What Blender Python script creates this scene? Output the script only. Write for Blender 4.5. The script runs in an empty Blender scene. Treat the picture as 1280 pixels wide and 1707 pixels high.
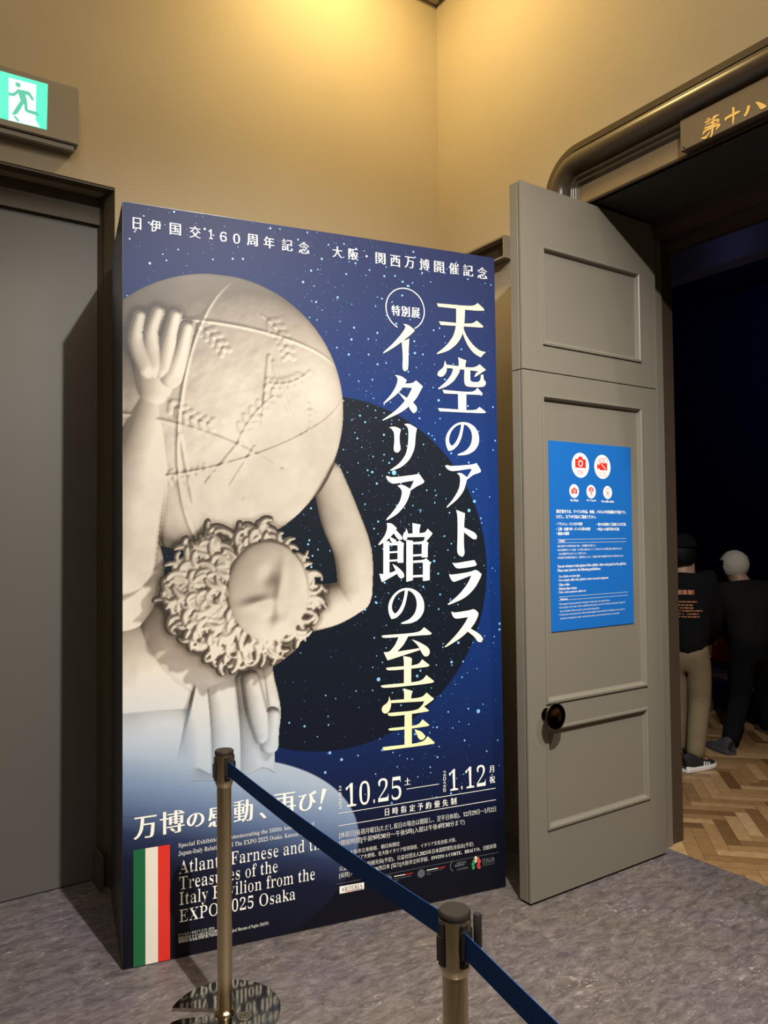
import bpy, bmesh, math, random
import numpy as np
from mathutils import Vector, Matrix
from mathutils.geometry import tessellate_polygon

scene = bpy.context.scene
C = scene.collection
random.seed(7)

# ------------------------------------------------------------------ camera
CAMERA_AXES = [[0.829094, -0.009445, -0.559029], [-0.559024, -0.031401, -0.828556], [-0.009728, 0.999462, -0.031315]]; FOCAL = 1284.92
cam = bpy.data.cameras.new('camera')
cam.sensor_fit = 'VERTICAL'; cam.sensor_height = 36.0
cam.lens = FOCAL * 36.0 / 1707.0
cam.clip_start = 0.05
cam_o = bpy.data.objects.new('camera', cam); C.objects.link(cam_o)
mw = Matrix(CAMERA_AXES).to_4x4(); mw.translation = (0, 0, 1.6)
cam_o.matrix_world = mw
scene.camera = cam_o

# ------------------------------------------------------------------ exposure, world, lights
vs = scene.view_settings
vs.view_transform = 'Standard'; vs.look = 'None'; vs.gamma = 1.0; vs.use_curve_mapping = False
vs.exposure = 0.0
world = bpy.data.worlds.new('world'); scene.world = world; world.use_nodes = True
bgn = world.node_tree.nodes['Background']
bgn.inputs[0].default_value = (0.90, 0.80, 0.68, 1); bgn.inputs[1].default_value = 0.05

def lamp(name, kind, loc, power, color, target=None, radius=0.05, angle=60, blend=0.5, size=None):
    l = bpy.data.lights.new(name, kind); l.energy = power; l.color = color
    if kind in ('SPOT', 'POINT'): l.shadow_soft_size = radius
    if kind == 'SPOT': l.spot_size = math.radians(angle); l.spot_blend = blend
    if size: l.shape = 'RECTANGLE'; l.size, l.size_y = size
    o = bpy.data.objects.new(name, l); C.objects.link(o); o.location = loc
    if target: o.rotation_euler = (Vector(target) - Vector(loc)).to_track_quat('-Z', 'Y').to_euler()
    return o
lamp('ceiling_spot', 'SPOT', (1.0, -0.05, 4.30), 1150, (1.0, 0.965, 0.90), (1.95, 2.9, 0.45), 0.035, 86, 1.0)
lamp('wall_spot', 'SPOT', (2.55, -0.60, 4.60), 300, (1.0, 0.90, 0.78), (3.3, 1.9, 0.0), 0.05, 62, 0.8)
lamp('corner_wash', 'SPOT', (2.02, 2.95, 5.12), 215, (1.0, 0.70, 0.26), (2.40, 3.40, 3.0), 0.15, 160, 1.0)
lamp('corner_wash', 'SPOT', (0.35, 2.75, 5.12), 24, (1.0, 0.72, 0.34), (0.45, 3.5, 3.4), 0.15, 150, 1.0)  # extra unseen wash, added to brighten the upper exit sign wall
lamp('corner_wash', 'SPOT', (2.15, 0.9, 5.12), 52, (1.0, 0.78, 0.45), (2.9, 1.1, 3.6), 0.15, 150, 1.0)  # extra unseen wash, added to lift the upper doorway wall
lamp('added_hair_light', 'SPOT', (4.9, 2.0, 4.2), 22, (1.0, 0.86, 0.66), (5.35, 3.5, 1.35), 0.04, 22, 0.8)  # unseen spot added to light the white hair
lamp('shadow_fill', 'AREA', (0.3, 0.2, 5.2), 88, (1.0, 0.88, 0.70), (0.3, 0.2, 0), size=(2.4, 2.4))  # broad unseen area light, added to fill the room's shadows
lamp('gallery_blue', 'AREA', (6.9, 4.2, 4.2), 9, (0.05, 0.13, 1.0), (9.0, 4.6, 3.6), size=(0.3, 2.0))
lamp('gallery_strip', 'AREA', (5.75, 3.6, 3.92), 0.35, (0.30, 0.34, 1.0), (6.05, 3.7, 3.95), size=(0.1, 3.0))
lamp('gallery_spot', 'SPOT', (4.0, 1.6, 4.1), 60, (1.0, 0.80, 0.55), (4.2, 2.3, 0.0), 0.05, 50, 0.9)

# ------------------------------------------------------------------ helpers
def lin(r, g, b):
    f = lambda c: (c / 255 / 12.92) if c / 255 <= 0.04045 else ((c / 255 + 0.055) / 1.055) ** 2.4
    return (f(r), f(g), f(b), 1)

def mat(name, color, rough=0.5, metal=0.0, emit=None, strength=1.0, spec=0.5, vary=0.0, vscale=6.0, bump=0.0, bscale=80.0):
    m = bpy.data.materials.new(name); m.use_nodes = True
    n = m.node_tree.nodes; l = m.node_tree.links; b = n['Principled BSDF']
    b.inputs['Base Color'].default_value = color if len(color) == 4 else (*color, 1)
    b.inputs['Roughness'].default_value = rough; b.inputs['Metallic'].default_value = metal
    b.inputs['Specular IOR Level'].default_value = spec
    if emit:
        b.inputs['Emission Color'].default_value = emit; b.inputs['Emission Strength'].default_value = strength
    if vary or bump:
        tc = n.new('ShaderNodeTexCoord')
    if vary:
        t = n.new('ShaderNodeTexNoise'); t.inputs['Scale'].default_value = vscale; t.inputs['Detail'].default_value = 5
        l.new(tc.outputs['Object'], t.inputs['Vector'])
        mx = n.new('ShaderNodeMix'); mx.data_type = 'RGBA'
        c = b.inputs['Base Color'].default_value
        mx.inputs[6].default_value = [x * (1 - vary) for x in c[:3]] + [1]
        mx.inputs[7].default_value = [min(1, x * (1 + vary)) for x in c[:3]] + [1]
        l.new(t.outputs['Fac'], mx.inputs[0]); l.new(mx.outputs[2], b.inputs['Base Color'])
    if bump:
        t2 = n.new('ShaderNodeTexNoise'); t2.inputs['Scale'].default_value = bscale
        l.new(tc.outputs['Object'], t2.inputs['Vector'])
        bp = n.new('ShaderNodeBump'); bp.inputs['Strength'].default_value = bump; bp.inputs['Distance'].default_value = 0.004
        l.new(t2.outputs['Fac'], bp.inputs['Height']); l.new(bp.outputs['Normal'], b.inputs['Normal'])
    return m

def mesh_obj(name, verts, faces, m, parent=None, smooth=False, kind=None):
    me = bpy.data.meshes.new(name); me.from_pydata([tuple(v) for v in verts], [], faces); me.update()
    if m: me.materials.append(m)
    if smooth:
        for p in me.polygons: p.use_smooth = True
    o = bpy.data.objects.new(name, me); C.objects.link(o)
    if parent is not None: o.parent = parent
    if kind: o['kind'] = kind
    return o

def bm_obj(name, bm, m, parent=None, smooth=False, kind=None):
    me = bpy.data.meshes.new(name); bmesh.ops.recalc_face_normals(bm, faces=bm.faces); bm.to_mesh(me); bm.free()
    if m: me.materials.append(m)
    if smooth:
        for p in me.polygons: p.use_smooth = True
    o = bpy.data.objects.new(name, me); C.objects.link(o)
    if parent is not None: o.parent = parent
    if kind: o['kind'] = kind
    return o

def empty(name, loc=(0, 0, 0), label=None, cat=None, group=None, rz=0.0, kind=None):
    o = bpy.data.objects.new(name, None); C.objects.link(o); o.location = loc; o.rotation_euler = (0, 0, rz)
    o.empty_display_size = 0.1
    return tag(o, label, cat, group, kind)

def tag(o, label=None, cat=None, group=None, kind=None):
    for k, v in (('label', label), ('category', cat), ('group', group), ('kind', kind)):
        if v: o[k] = v
    return o

def add_box(bm, x0, x1, y0, y1, z0, z1, bevel=0.0, seg=2):
    r = bmesh.ops.create_cube(bm, size=1.0)
    bmesh.ops.scale(bm, vec=(x1 - x0, y1 - y0, z1 - z0), verts=r['verts'])
    bmesh.ops.translate(bm, vec=((x0 + x1) / 2, (y0 + y1) / 2, (z0 + z1) / 2), verts=r['verts'])
    if bevel:
        es = list({e for v in r['verts'] for e in v.link_edges})
        bmesh.ops.bevel(bm, geom=es, offset=bevel, segments=seg, affect='EDGES')

def box(name, b, m, parent=None, bevel=0.0, kind=None):
    bm = bmesh.new(); add_box(bm, *b, bevel=bevel); return bm_obj(name, bm, m, parent, kind=kind)

def lathe(name, prof, m, parent=None, seg=48, axis='Z', loc=(0, 0, 0)):
    """revolve [(radius, height)] about an axis"""
    vs_, fs = [], []
    for r, h in prof:
        for k in range(seg):
            a = 2 * math.pi * k / seg; c, s = r * math.cos(a), r * math.sin(a)
            vs_.append((c, s, h) if axis == 'Z' else (c, -h, s))
    n = len(prof)
    for i in range(n - 1):
        for k in range(seg):
            a, b = i * seg + k, i * seg + (k + 1) % seg
            fs.append((a, b, b + seg, a + seg))
    fs.append(tuple(range(seg))[::-1]); fs.append(tuple(range((n - 1) * seg, n * seg)))
    o = mesh_obj(name, [(x + loc[0], y + loc[1], z + loc[2]) for x, y, z in vs_], fs, m, parent, smooth=False)
    bm = bmesh.new(); bm.from_mesh(o.data); bmesh.ops.recalc_face_normals(bm, faces=bm.faces); bm.to_mesh(o.data); bm.free()
    for p in o.data.polygons: p.use_smooth = len(p.vertices) == 4
    e = o.modifiers.new('edges', 'EDGE_SPLIT'); e.split_angle = math.radians(38)
    return o

# ---- flat shapes and lettering: everything is collected as (verts2d, faces)
class Flat:
    def __init__(s): s.v, s.f, s.z = [], [], {}
    def poly(s, outer, holes=(), z=0.0):
        loops = [outer, *holes]
        pts = [p for L in loops for p in L]
        tris = tessellate_polygon([[Vector((x, y, 0)) for x, y in L] for L in loops])
        b = len(s.v); s.v += [(x, y) for x, y in pts]; s.f += [tuple(b + i for i in t) for t in tris]
        if z: s.z.update({i: z for i in range(b, len(s.v))})
    def disc(s, x, y, r, n=24, rx=None):
        s.poly([(x + (rx or r) * math.cos(2 * math.pi * k / n), y + r * math.sin(2 * math.pi * k / n)) for k in range(n)])
    def ring(s, x, y, r, w, a0=0, a1=360, n=64):
        q = [math.radians(a0 + (a1 - a0) * k / n) for k in range(n + 1)]; b = len(s.v)
        for a in q: s.v += [(x + (r - w / 2) * math.cos(a), y + (r - w / 2) * math.sin(a)), (x + (r + w / 2) * math.cos(a), y + (r + w / 2) * math.sin(a))]
        s.f += [(b + 2 * k, b + 2 * k + 1, b + 2 * k + 3, b + 2 * k + 2) for k in range(n)]
    def bar(s, x0, y0, x1, y1, w):
        d = Vector((x1 - x0, y1 - y0)); n = Vector((-d.y, d.x)).normalized() * w / 2
        s.poly([(x0 + n.x, y0 + n.y), (x0 - n.x, y0 - n.y), (x1 - n.x, y1 - n.y), (x1 + n.x, y1 + n.y)])
    def add(s, v, f):
        b = len(s.v); s.v += list(v); s.f += [tuple(b + i for i in q) for q in f]
    def build(s, name, m, parent, lift, frame):
        """frame(x, y, lift) -> 3-D point"""
        me_v = [frame(x, y, lift + s.z.get(i, 0.0)) for i, (x, y) in enumerate(s.v)]
        return mesh_obj(name, me_v, s.f, m, parent)

def smooth_loop(P, n=2):
    """corner cutting that keeps sharp tips: brush-cut stroke outlines"""
    for _ in range(n):
        Q = []
        N = len(P)
        for i in range(N):
            a, b, c = Vector(P[i - 1]), Vector(P[i]), Vector(P[(i + 1) % N])
            d0, d1 = (b - a), (c - b)
            ang = d0.angle(d1, 0.0)
            if ang > math.radians(62): Q.append(tuple(b))
            else: Q += [tuple(b.lerp(a, 0.22)), tuple(b.lerp(c, 0.22))]
        P = Q
    return P

def serif_chars(s):
    o = ''
    for ch in s:
        if 'A' <= ch <= 'Z': o += chr(0x1D400 + ord(ch) - 65)
        elif 'a' <= ch <= 'z': o += chr(0x1D41A + ord(ch) - 97)
        elif '0' <= ch <= '9': o += chr(0x1D7CE + ord(ch) - 48)
        else: o += ch
    return o

def italic_chars(s):
    return ''.join(('\u210e' if c == 'h' else chr(0x1D44E + ord(c) - 97)) if 'a' <= c <= 'z' else c for c in s)

# style: (serif letters, italic, horizontal swelling of upright strokes, vertical swelling of level strokes) in ems
STYLE = {'m': (1, 0, 0.020, -0.016), 'b': (1, 0, 0.034, -0.008), 's': (1, 0, -0.030, 0.002), 'S': (1, 0, 0.0, 0.0), 'i': (0, 1, 0.03, 0.02),
         'n': (1, 0, -0.006, -0.020), 'g': (0, 0, 0.0, 0.0), 'B': (0, 0, 0.022, 0.018)}
def glyphs(text, style, res=4):
    ser, ita, wx, wy = STYLE[style]
    cu = bpy.data.curves.new('lettering', 'FONT'); cu.resolution_u = res
    cu.body = serif_chars(text) if ser else (italic_chars(text) if ita else text)
    o = bpy.data.objects.new('lettering', cu); C.objects.link(o)
    bpy.context.view_layer.update()
    dg = bpy.context.evaluated_depsgraph_get(); ev = o.evaluated_get(dg); me = ev.to_mesh()
    V = [(v.co.x, v.co.y) for v in me.vertices]; F = [tuple(p.vertices) for p in me.polygons]
    # a filled glyph has vertices on its outline only: move each along its outline normal
    cnt = {}
    for f in F:
        for i in range(len(f)):
            a, b = f[i], f[(i + 1) % len(f)]
            if (b, a) in cnt: cnt[(b, a)] += 1
            else: cnt[(a, b)] = cnt.get((a, b), 0) + 1
    nrm = [[0.0, 0.0] for _ in V]
    fa = sum((V[f[0]][0] * (V[f[1]][1] - V[f[2]][1]) + V[f[1]][0] * (V[f[2]][1] - V[f[0]][1]) + V[f[2]][0] * (V[f[0]][1] - V[f[1]][1])) for f in F)
    sg = 1 if fa > 0 else -1
    for (a, b), c in cnt.items():
        if c != 1: continue
        dx, dy = V[b][0] - V[a][0], V[b][1] - V[a][1]; L = math.hypot(dx, dy) or 1
        nx, ny = sg * dy / L, -sg * dx / L
        for k in (a, b): nrm[k][0] += nx; nrm[k][1] += ny
    out = []
    for (x, y), (nx, ny) in zip(V, nrm):
        L = math.hypot(nx, ny)
        if L > 1e-6: x += wx * max(-1, min(1, nx / max(L, 1))); y += wy * max(-1, min(1, ny / max(L, 1)))
        out.append((x, y))
    ev.to_mesh_clear(); bpy.data.objects.remove(o); bpy.data.curves.remove(cu)
    return out, F

def fit_text(flat, text, style, x0, y0, x1, y1, res=4, keep=False):
    """letter the string so that its ink fills the box"""
    V, F = glyphs(text, style, res)
    if not V: return
    ax, bx = min(v[0] for v in V), max(v[0] for v in V); ay, by = min(v[1] for v in V), max(v[1] for v in V)
    sx = (x1 - x0) / max(1e-6, bx - ax); sy = (y1 - y0) / max(1e-6, by - ay)
    flat.add([(x0 + (x - ax) * sx, y0 + (y - ay) * sy) for x, y in V], F)

# ---- measured outlines and lettering (metres unless noted)
TITLE_STROKES = [
  ('ten', [[1350.3,2650.0],[1361.8,2650.7],[1536.9,2655.7],[1562.0,2674.5],[1596.1,2650.7],[1596.0,2643.4],[1551.4,2637.6],[1357.2,2636.0]], []),
  ('ten', [[1359.5,2568.6],[1368.1,2568.9],[1527.6,2571.9],[1555.7,2592.0],[1589.7,2569.3],[1586.6,2562.4],[1367.8,2554.0]], []),
  ('ten', [[1449.5,2652.6],[1493.7,2653.9],[1492.5,2596.2],[1486.3,2549.8],[1475.2,2510.8],[1449.5,2473.2],[1405.1,2437.9],[1349.4,2418.6],[1345.9,2422.1],[1367.7,2437.6],[1404.3,2470.1],[1434.2,2511.9],[1448.4,2562.0]], []),
  ('ten', [[1483.4,2552.1],[1491.8,2530.8],[1502.5,2511.0],[1529.2,2479.0],[1566.0,2452.9],[1601.3,2447.7],[1586.7,2437.8],[1572.8,2422.0],[1535.8,2438.3],[1506.8,2470.2],[1489.0,2504.4],[1478.6,2532.7]], []),
  ('ten', [[1454.0,2412.0],[1496.4,2400.8],[1490.9,2384.1],[1490.4,2362.6],[1455.2,2362.8],[1458.8,2394.2]], []),
  ('ten', [[1386.2,2392.3],[1396.5,2369.5],[1393.0,2340.2],[1379.7,2321.8],[1361.7,2314.6],[1347.5,2322.4],[1350.0,2338.0],[1371.8,2354.5],[1380.6,2364.9]], []),
  ('ten', [[1387.9,2373.2],[1416.8,2373.1],[1534.2,2368.2],[1566.1,2388.6],[1599.4,2365.2],[1580.3,2354.4],[1555.9,2337.3],[1537.8,2327.4],[1544.2,2344.9],[1560.8,2355.4],[1534.0,2357.1],[1389.1,2359.2]], []),
  ('ten', [[1425.5,2368.7],[1464.1,2366.8],[1460.0,2345.7],[1448.6,2326.7],[1426.2,2297.8],[1389.5,2272.5],[1351.3,2258.8],[1349.9,2262.6],[1386.3,2291.5],[1415.9,2326.0],[1427.3,2352.7]], []),
  ('ten', [[1486.1,2367.4],[1515.6,2366.6],[1514.5,2312.5],[1521.7,2303.9],[1555.2,2304.5],[1568.1,2314.0],[1573.2,2340.7],[1583.8,2342.8],[1587.0,2316.8],[1597.4,2309.8],[1595.5,2293.8],[1579.5,2283.5],[1510.0,2279.6],[1489.5,2284.6],[1483.2,2302.2]], []),
  ('ten', [[1371.3,2257.7],[1379.9,2257.1],[1528.0,2254.9],[1553.1,2278.2],[1578.8,2253.9],[1576.4,2247.2],[1379.6,2241.7]], []),
  ('ten', [[1450.6,2249.3],[1493.1,2249.1],[1491.4,2166.8],[1450.4,2167.4]], []),
  ('ten', [[1348.2,2172.5],[1356.8,2173.7],[1537.3,2170.9],[1562.4,2190.7],[1595.6,2169.3],[1591.0,2162.4],[1355.1,2159.6]], []),
  ('ten', [[1471.2,2117.1],[1506.4,2113.9],[1539.3,2095.0],[1557.2,2060.1],[1555.6,2021.1],[1534.8,1989.0],[1497.4,1968.2],[1451.9,1962.5],[1443.2,1964.1],[1444.8,1968.0],[1485.2,1983.8],[1511.6,2010.7],[1521.9,2045.4],[1516.8,2078.9],[1496.6,2101.1],[1479.1,2106.6],[1474.1,2081.8],[1464.5,2042.7],[1447.1,2009.8],[1419.8,1986.2],[1398.1,1981.5],[1387.6,1999.5],[1382.5,2029.2],[1390.3,2059.6],[1412.5,2088.8],[1440.4,2109.0]], [[[1464.4,2107.1],[1440.2,2098.0],[1418.1,2078.9],[1405.3,2055.8],[1399.8,2033.2],[1403.8,2014.2],[1415.1,2004.5],[1429.8,2015.4],[1446.3,2040.5],[1457.0,2068.1],[1462.6,2090.9]]]),
  ('kan', [[1178.2,1373.6],[1213.5,1367.3],[1246.5,1344.9],[1264.5,1307.6],[1263.0,1267.7],[1242.3,1236.6],[1205.0,1218.5],[1159.5,1216.7],[1150.8,1219.1],[1152.3,1223.0],[1192.7,1235.6],[1219.0,1260.9],[1229.3,1295.6],[1224.0,1330.4],[1203.7,1355.0],[1186.1,1362.1],[1181.3,1337.2],[1171.8,1297.9],[1154.5,1265.6],[1127.2,1243.8],[1105.5,1240.9],[1095.1,1260.3],[1089.8,1291.2],[1097.5,1321.7],[1119.6,1349.8],[1147.4,1368.0]], [[[1171.5,1363.9],[1147.3,1356.8],[1125.2,1339.1],[1112.5,1316.5],[1107.1,1293.8],[1111.1,1274.0],[1122.5,1263.0],[1137.1,1272.9],[1153.5,1297.2],[1164.2,1324.5],[1169.7,1347.5]]]),
  ('ten', [[1378.8,1914.0],[1388.9,1918.1],[1407.4,1912.4],[1517.0,1922.4],[1540.9,1930.4],[1564.0,1898.1],[1560.8,1888.3],[1523.4,1877.5],[1489.8,1853.4],[1486.2,1857.2],[1515.8,1900.5],[1509.2,1904.8],[1421.4,1889.9],[1399.9,1893.7],[1385.7,1902.7]], []),
  ('ten', [[1437.9,1881.4],[1461.2,1884.0],[1490.7,1863.7],[1484.3,1837.9],[1470.3,1799.1],[1436.8,1761.5],[1385.7,1725.3],[1382.2,1727.7],[1418.9,1766.3],[1448.7,1811.4],[1455.4,1849.9],[1452.2,1872.2]], []),
  ('ten', [[1431.4,1715.3],[1475.8,1700.1],[1470.1,1646.4],[1466.7,1555.0],[1471.8,1517.1],[1459.6,1503.0],[1444.1,1508.4],[1431.8,1522.8],[1436.2,1587.7],[1438.2,1685.4]], []),
  ('ten', [[1465.5,1638.5],[1491.4,1626.8],[1525.0,1612.3],[1537.5,1595.9],[1531.9,1582.1],[1516.8,1581.5],[1498.2,1594.0],[1466.5,1615.7]], []),
  ('ten', [[1406.6,1477.9],[1421.2,1474.4],[1499.6,1484.8],[1520.7,1487.1],[1532.4,1467.2],[1525.4,1459.5],[1439.2,1450.1],[1420.9,1456.3]], []),
  ('ten', [[1389.4,1427.9],[1401.8,1423.1],[1498.5,1433.9],[1528.8,1445.0],[1556.4,1422.8],[1550.7,1406.5],[1519.4,1358.3],[1466.0,1315.8],[1384.4,1289.2],[1379.4,1293.2],[1436.7,1331.7],[1482.3,1378.9],[1504.1,1418.7],[1423.2,1393.5],[1408.5,1391.9],[1395.6,1407.1]], []),
  ('ten', [[1397.0,1260.4],[1413.0,1253.3],[1494.7,1261.5],[1513.6,1266.6],[1535.8,1250.0],[1535.4,1233.7],[1508.1,1189.5],[1447.5,1140.9],[1366.1,1102.1],[1361.1,1105.6],[1418.2,1152.2],[1463.6,1201.4],[1482.8,1230.9],[1419.8,1226.0],[1405.3,1235.7]], []),
  ('ten', [[1481.8,1185.6],[1504.0,1173.5],[1544.9,1148.6],[1558.0,1128.3],[1548.6,1113.8],[1530.5,1116.2],[1514.5,1140.5],[1476.3,1168.4]], []),
  ('kan', [[1182.0,2539.7],[1207.5,2537.4],[1237.0,2517.1],[1233.3,2507.9],[1178.6,2462.5],[1130.3,2427.1],[1086.0,2399.9],[1082.6,2402.7],[1127.1,2443.1],[1165.3,2484.5],[1189.9,2518.5],[1192.9,2530.2]], []),
  ('kan', [[1173.1,2458.9],[1209.9,2476.4],[1206.5,2438.2],[1202.9,2349.7],[1198.4,2333.6],[1184.6,2328.0],[1174.5,2337.9],[1178.2,2397.8]], []),
  ('kan', [[1138.5,2308.0],[1169.1,2305.5],[1194.9,2289.3],[1183.5,2266.5],[1150.8,2226.6],[1085.8,2177.5],[1080.5,2179.6],[1120.2,2221.3],[1145.9,2263.7],[1152.6,2294.1]], []),
  ('kan', [[1172.7,2270.7],[1223.7,2277.1],[1239.9,2291.0],[1273.0,2267.0],[1265.0,2252.5],[1234.8,2201.2],[1173.3,2147.1],[1078.0,2103.0],[1074.7,2105.3],[1146.2,2154.7],[1194.9,2207.9],[1221.3,2256.8],[1172.4,2255.7]], []),
  ('kan', [[1155.6,2230.1],[1174.6,2220.8],[1229.1,2188.2],[1244.7,2167.2],[1238.8,2149.9],[1224.8,2143.4],[1211.2,2155.7],[1197.9,2183.0],[1174.3,2208.3]], []),
  ('kan', [[1107.7,2076.3],[1138.2,2079.8],[1162.4,2068.6],[1155.2,2040.3],[1156.0,2009.3],[1161.0,1981.6],[1149.8,1966.3],[1134.9,1965.7],[1126.3,1977.1],[1131.0,2014.4],[1130.9,2051.5],[1121.0,2066.5]], []),
  ('kan', [[1179.2,2092.6],[1203.3,2096.4],[1240.3,2077.1],[1233.4,2044.2],[1229.0,1987.6],[1204.0,1936.7],[1162.3,1901.1],[1111.4,1884.1],[1108.1,1887.1],[1155.9,1919.5],[1187.2,1961.0],[1197.7,2011.2],[1199.9,2061.2],[1196.1,2079.8]], []),
  ('kan', [[1087.5,1859.4],[1097.6,1861.6],[1114.3,1854.7],[1226.9,1869.6],[1247.7,1875.2],[1273.6,1842.1],[1267.8,1832.6],[1236.3,1819.4],[1205.0,1799.4],[1201.6,1803.1],[1223.0,1845.2],[1140.8,1830.1],[1117.2,1828.3],[1097.3,1840.7]], []),
  ('kan', [[1142.7,1820.9],[1167.9,1825.2],[1205.8,1806.2],[1201.2,1781.3],[1180.0,1737.7],[1142.0,1696.6],[1091.2,1669.3],[1086.6,1672.9],[1125.4,1712.4],[1156.5,1755.9],[1166.1,1799.2]], []),
  ('kan', [[1089.4,1656.1],[1111.4,1656.2],[1136.5,1634.2],[1131.5,1623.6],[1100.0,1589.2],[1051.9,1560.8],[1047.9,1565.2],[1079.7,1601.7],[1091.8,1634.2]], []),
  ('kan', [[1111.1,1639.2],[1128.2,1629.8],[1158.8,1600.2],[1163.4,1585.7],[1144.6,1582.1],[1124.3,1606.6]], []),
  ('kan', [[1103.5,1595.4],[1119.2,1590.3],[1135.6,1579.0],[1130.6,1569.0],[1114.8,1571.6],[1104.0,1581.6]], []),
  ('kan', [[1072.6,1581.2],[1101.2,1576.7],[1098.9,1436.3],[1070.2,1430.8]], []),
  ('kan', [[1099.7,1570.4],[1135.5,1571.4],[1148.1,1581.4],[1170.1,1566.8],[1167.1,1554.2],[1165.9,1483.2],[1138.2,1483.6],[1139.4,1560.1],[1099.6,1560.4]], []),
  ('kan', [[1099.1,1533.0],[1141.8,1535.0],[1141.7,1527.5],[1099.0,1525.5]], []),
  ('kan', [[1098.5,1496.8],[1141.2,1498.6],[1141.0,1490.5],[1098.4,1489.3]], []),
  ('kan', [[1051.4,1438.6],[1070.3,1435.1],[1107.9,1442.4],[1125.2,1447.6],[1132.2,1456.2],[1147.1,1441.5],[1063.0,1401.2],[1056.5,1418.7]], []),
  ('kan', [[1113.3,1479.1],[1135.8,1468.0],[1166.5,1439.2],[1169.0,1422.2],[1155.7,1413.7],[1142.0,1422.2],[1128.7,1450.0]], []),
  ('kan', [[1212.2,1656.5],[1251.7,1649.0],[1245.6,1628.0],[1245.2,1604.5],[1212.7,1604.5]], []),
  ('kan', [[1182.4,1633.0],[1190.4,1612.8],[1186.5,1588.8],[1175.8,1578.8],[1164.8,1587.6],[1165.9,1607.8],[1177.9,1617.9]], []),
  ('kan', [[1186.8,1609.6],[1271.6,1611.4],[1286.3,1631.2],[1309.6,1610.7],[1303.6,1601.1],[1281.7,1578.2],[1265.9,1574.4],[1272.0,1594.8],[1190.1,1594.5]], []),
  ('kan', [[1181.5,1582.5],[1212.9,1578.6],[1209.9,1405.5],[1178.3,1399.4]], []),
  ('kan', [[1212.1,1572.2],[1258.8,1574.5],[1271.8,1582.1],[1290.1,1567.9],[1285.6,1556.4],[1284.6,1504.1],[1255.4,1504.5],[1256.5,1564.3],[1212.0,1562.7]], []),
  ('kan', [[1211.2,1517.8],[1257.8,1519.8],[1257.7,1510.9],[1211.0,1509.0]], []),
  ('kan', [[1210.7,1490.6],[1263.0,1493.0],[1276.7,1500.4],[1300.6,1479.6],[1294.0,1470.2],[1292.7,1403.3],[1259.2,1400.4],[1260.7,1482.2],[1210.5,1481.2]], []),
  ('kan', [[1209.6,1427.5],[1261.1,1428.2],[1260.9,1418.1],[1209.4,1417.5]], []),
  ('kan', [[1058.1,1171.1],[1066.2,1173.8],[1235.3,1174.7],[1261.8,1197.3],[1298.3,1169.5],[1293.2,1162.1],[1245.7,1163.4],[1066.0,1160.2]], []),
  ('kan', [[1138.3,1161.8],[1184.0,1162.4],[1161.2,1125.7],[1129.7,1099.0],[1237.6,1107.3],[1237.4,1098.6],[1084.8,1064.9],[1080.2,1073.2],[1067.1,1101.1],[1093.6,1100.0],[1121.3,1128.0]], []),
  ('kan', [[1200.5,1147.7],[1231.1,1137.2],[1280.1,1109.2],[1289.6,1086.5],[1279.3,1069.5],[1261.6,1068.8],[1247.8,1086.0],[1230.8,1120.3]], []),
  ('kan', [[1158.3,1078.0],[1191.5,1071.4],[1201.1,1064.0],[1196.4,1036.2],[1194.9,949.1],[1160.2,949.4],[1162.1,1057.2]], []),
  ('kan', [[1076.2,1032.2],[1084.4,1034.7],[1229.2,1033.9],[1249.4,1058.2],[1285.0,1030.0],[1278.4,1022.3],[1084.1,1020.0]], []),
  ('kan', [[1051.4,958.7],[1059.6,961.7],[1242.0,961.0],[1269.3,987.8],[1306.4,957.9],[1298.4,949.7],[1061.4,946.9]], []),
  ('kan', [[1158.0,939.0],[1201.4,923.7],[1194.1,905.7],[1193.7,883.3],[1159.1,883.3],[1161.0,914.7]], []),
  ('kan', [[1090.5,910.8],[1099.6,883.0],[1095.1,855.8],[1081.3,839.9],[1064.4,839.7],[1053.8,852.8],[1058.2,871.4],[1078.6,881.8],[1087.5,893.2]], []),
  ('kan', [[1097.7,893.0],[1244.2,890.2],[1269.3,911.2],[1304.9,880.5],[1297.0,874.3],[1254.0,850.6],[1244.2,852.7],[1258.0,874.6],[1098.9,881.2]], []),
  ('kan', [[1081.2,838.1],[1088.0,840.5],[1222.2,837.9],[1247.1,859.3],[1279.1,832.6],[1274.8,828.0],[1089.8,823.2]], []),
  ('kan', [[1161.6,826.8],[1196.2,826.0],[1193.8,688.8],[1159.3,690.2]], []),
  ('kan', [[1083.6,772.4],[1090.4,775.4],[1224.5,772.4],[1247.4,796.9],[1280.1,769.9],[1273.6,763.7],[1090.2,762.6]], []),
  ('kan', [[1207.5,757.9],[1241.6,745.7],[1260.8,721.9],[1248.6,708.3],[1230.4,710.2],[1220.3,729.3]], []),
  ('kan', [[1055.4,696.2],[1062.2,699.1],[1244.1,695.7],[1271.4,721.4],[1304.8,690.3],[1299.0,684.1],[1062.0,683.3]], []),
]   # millimetres on the panel face, from its lower left corner
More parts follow.
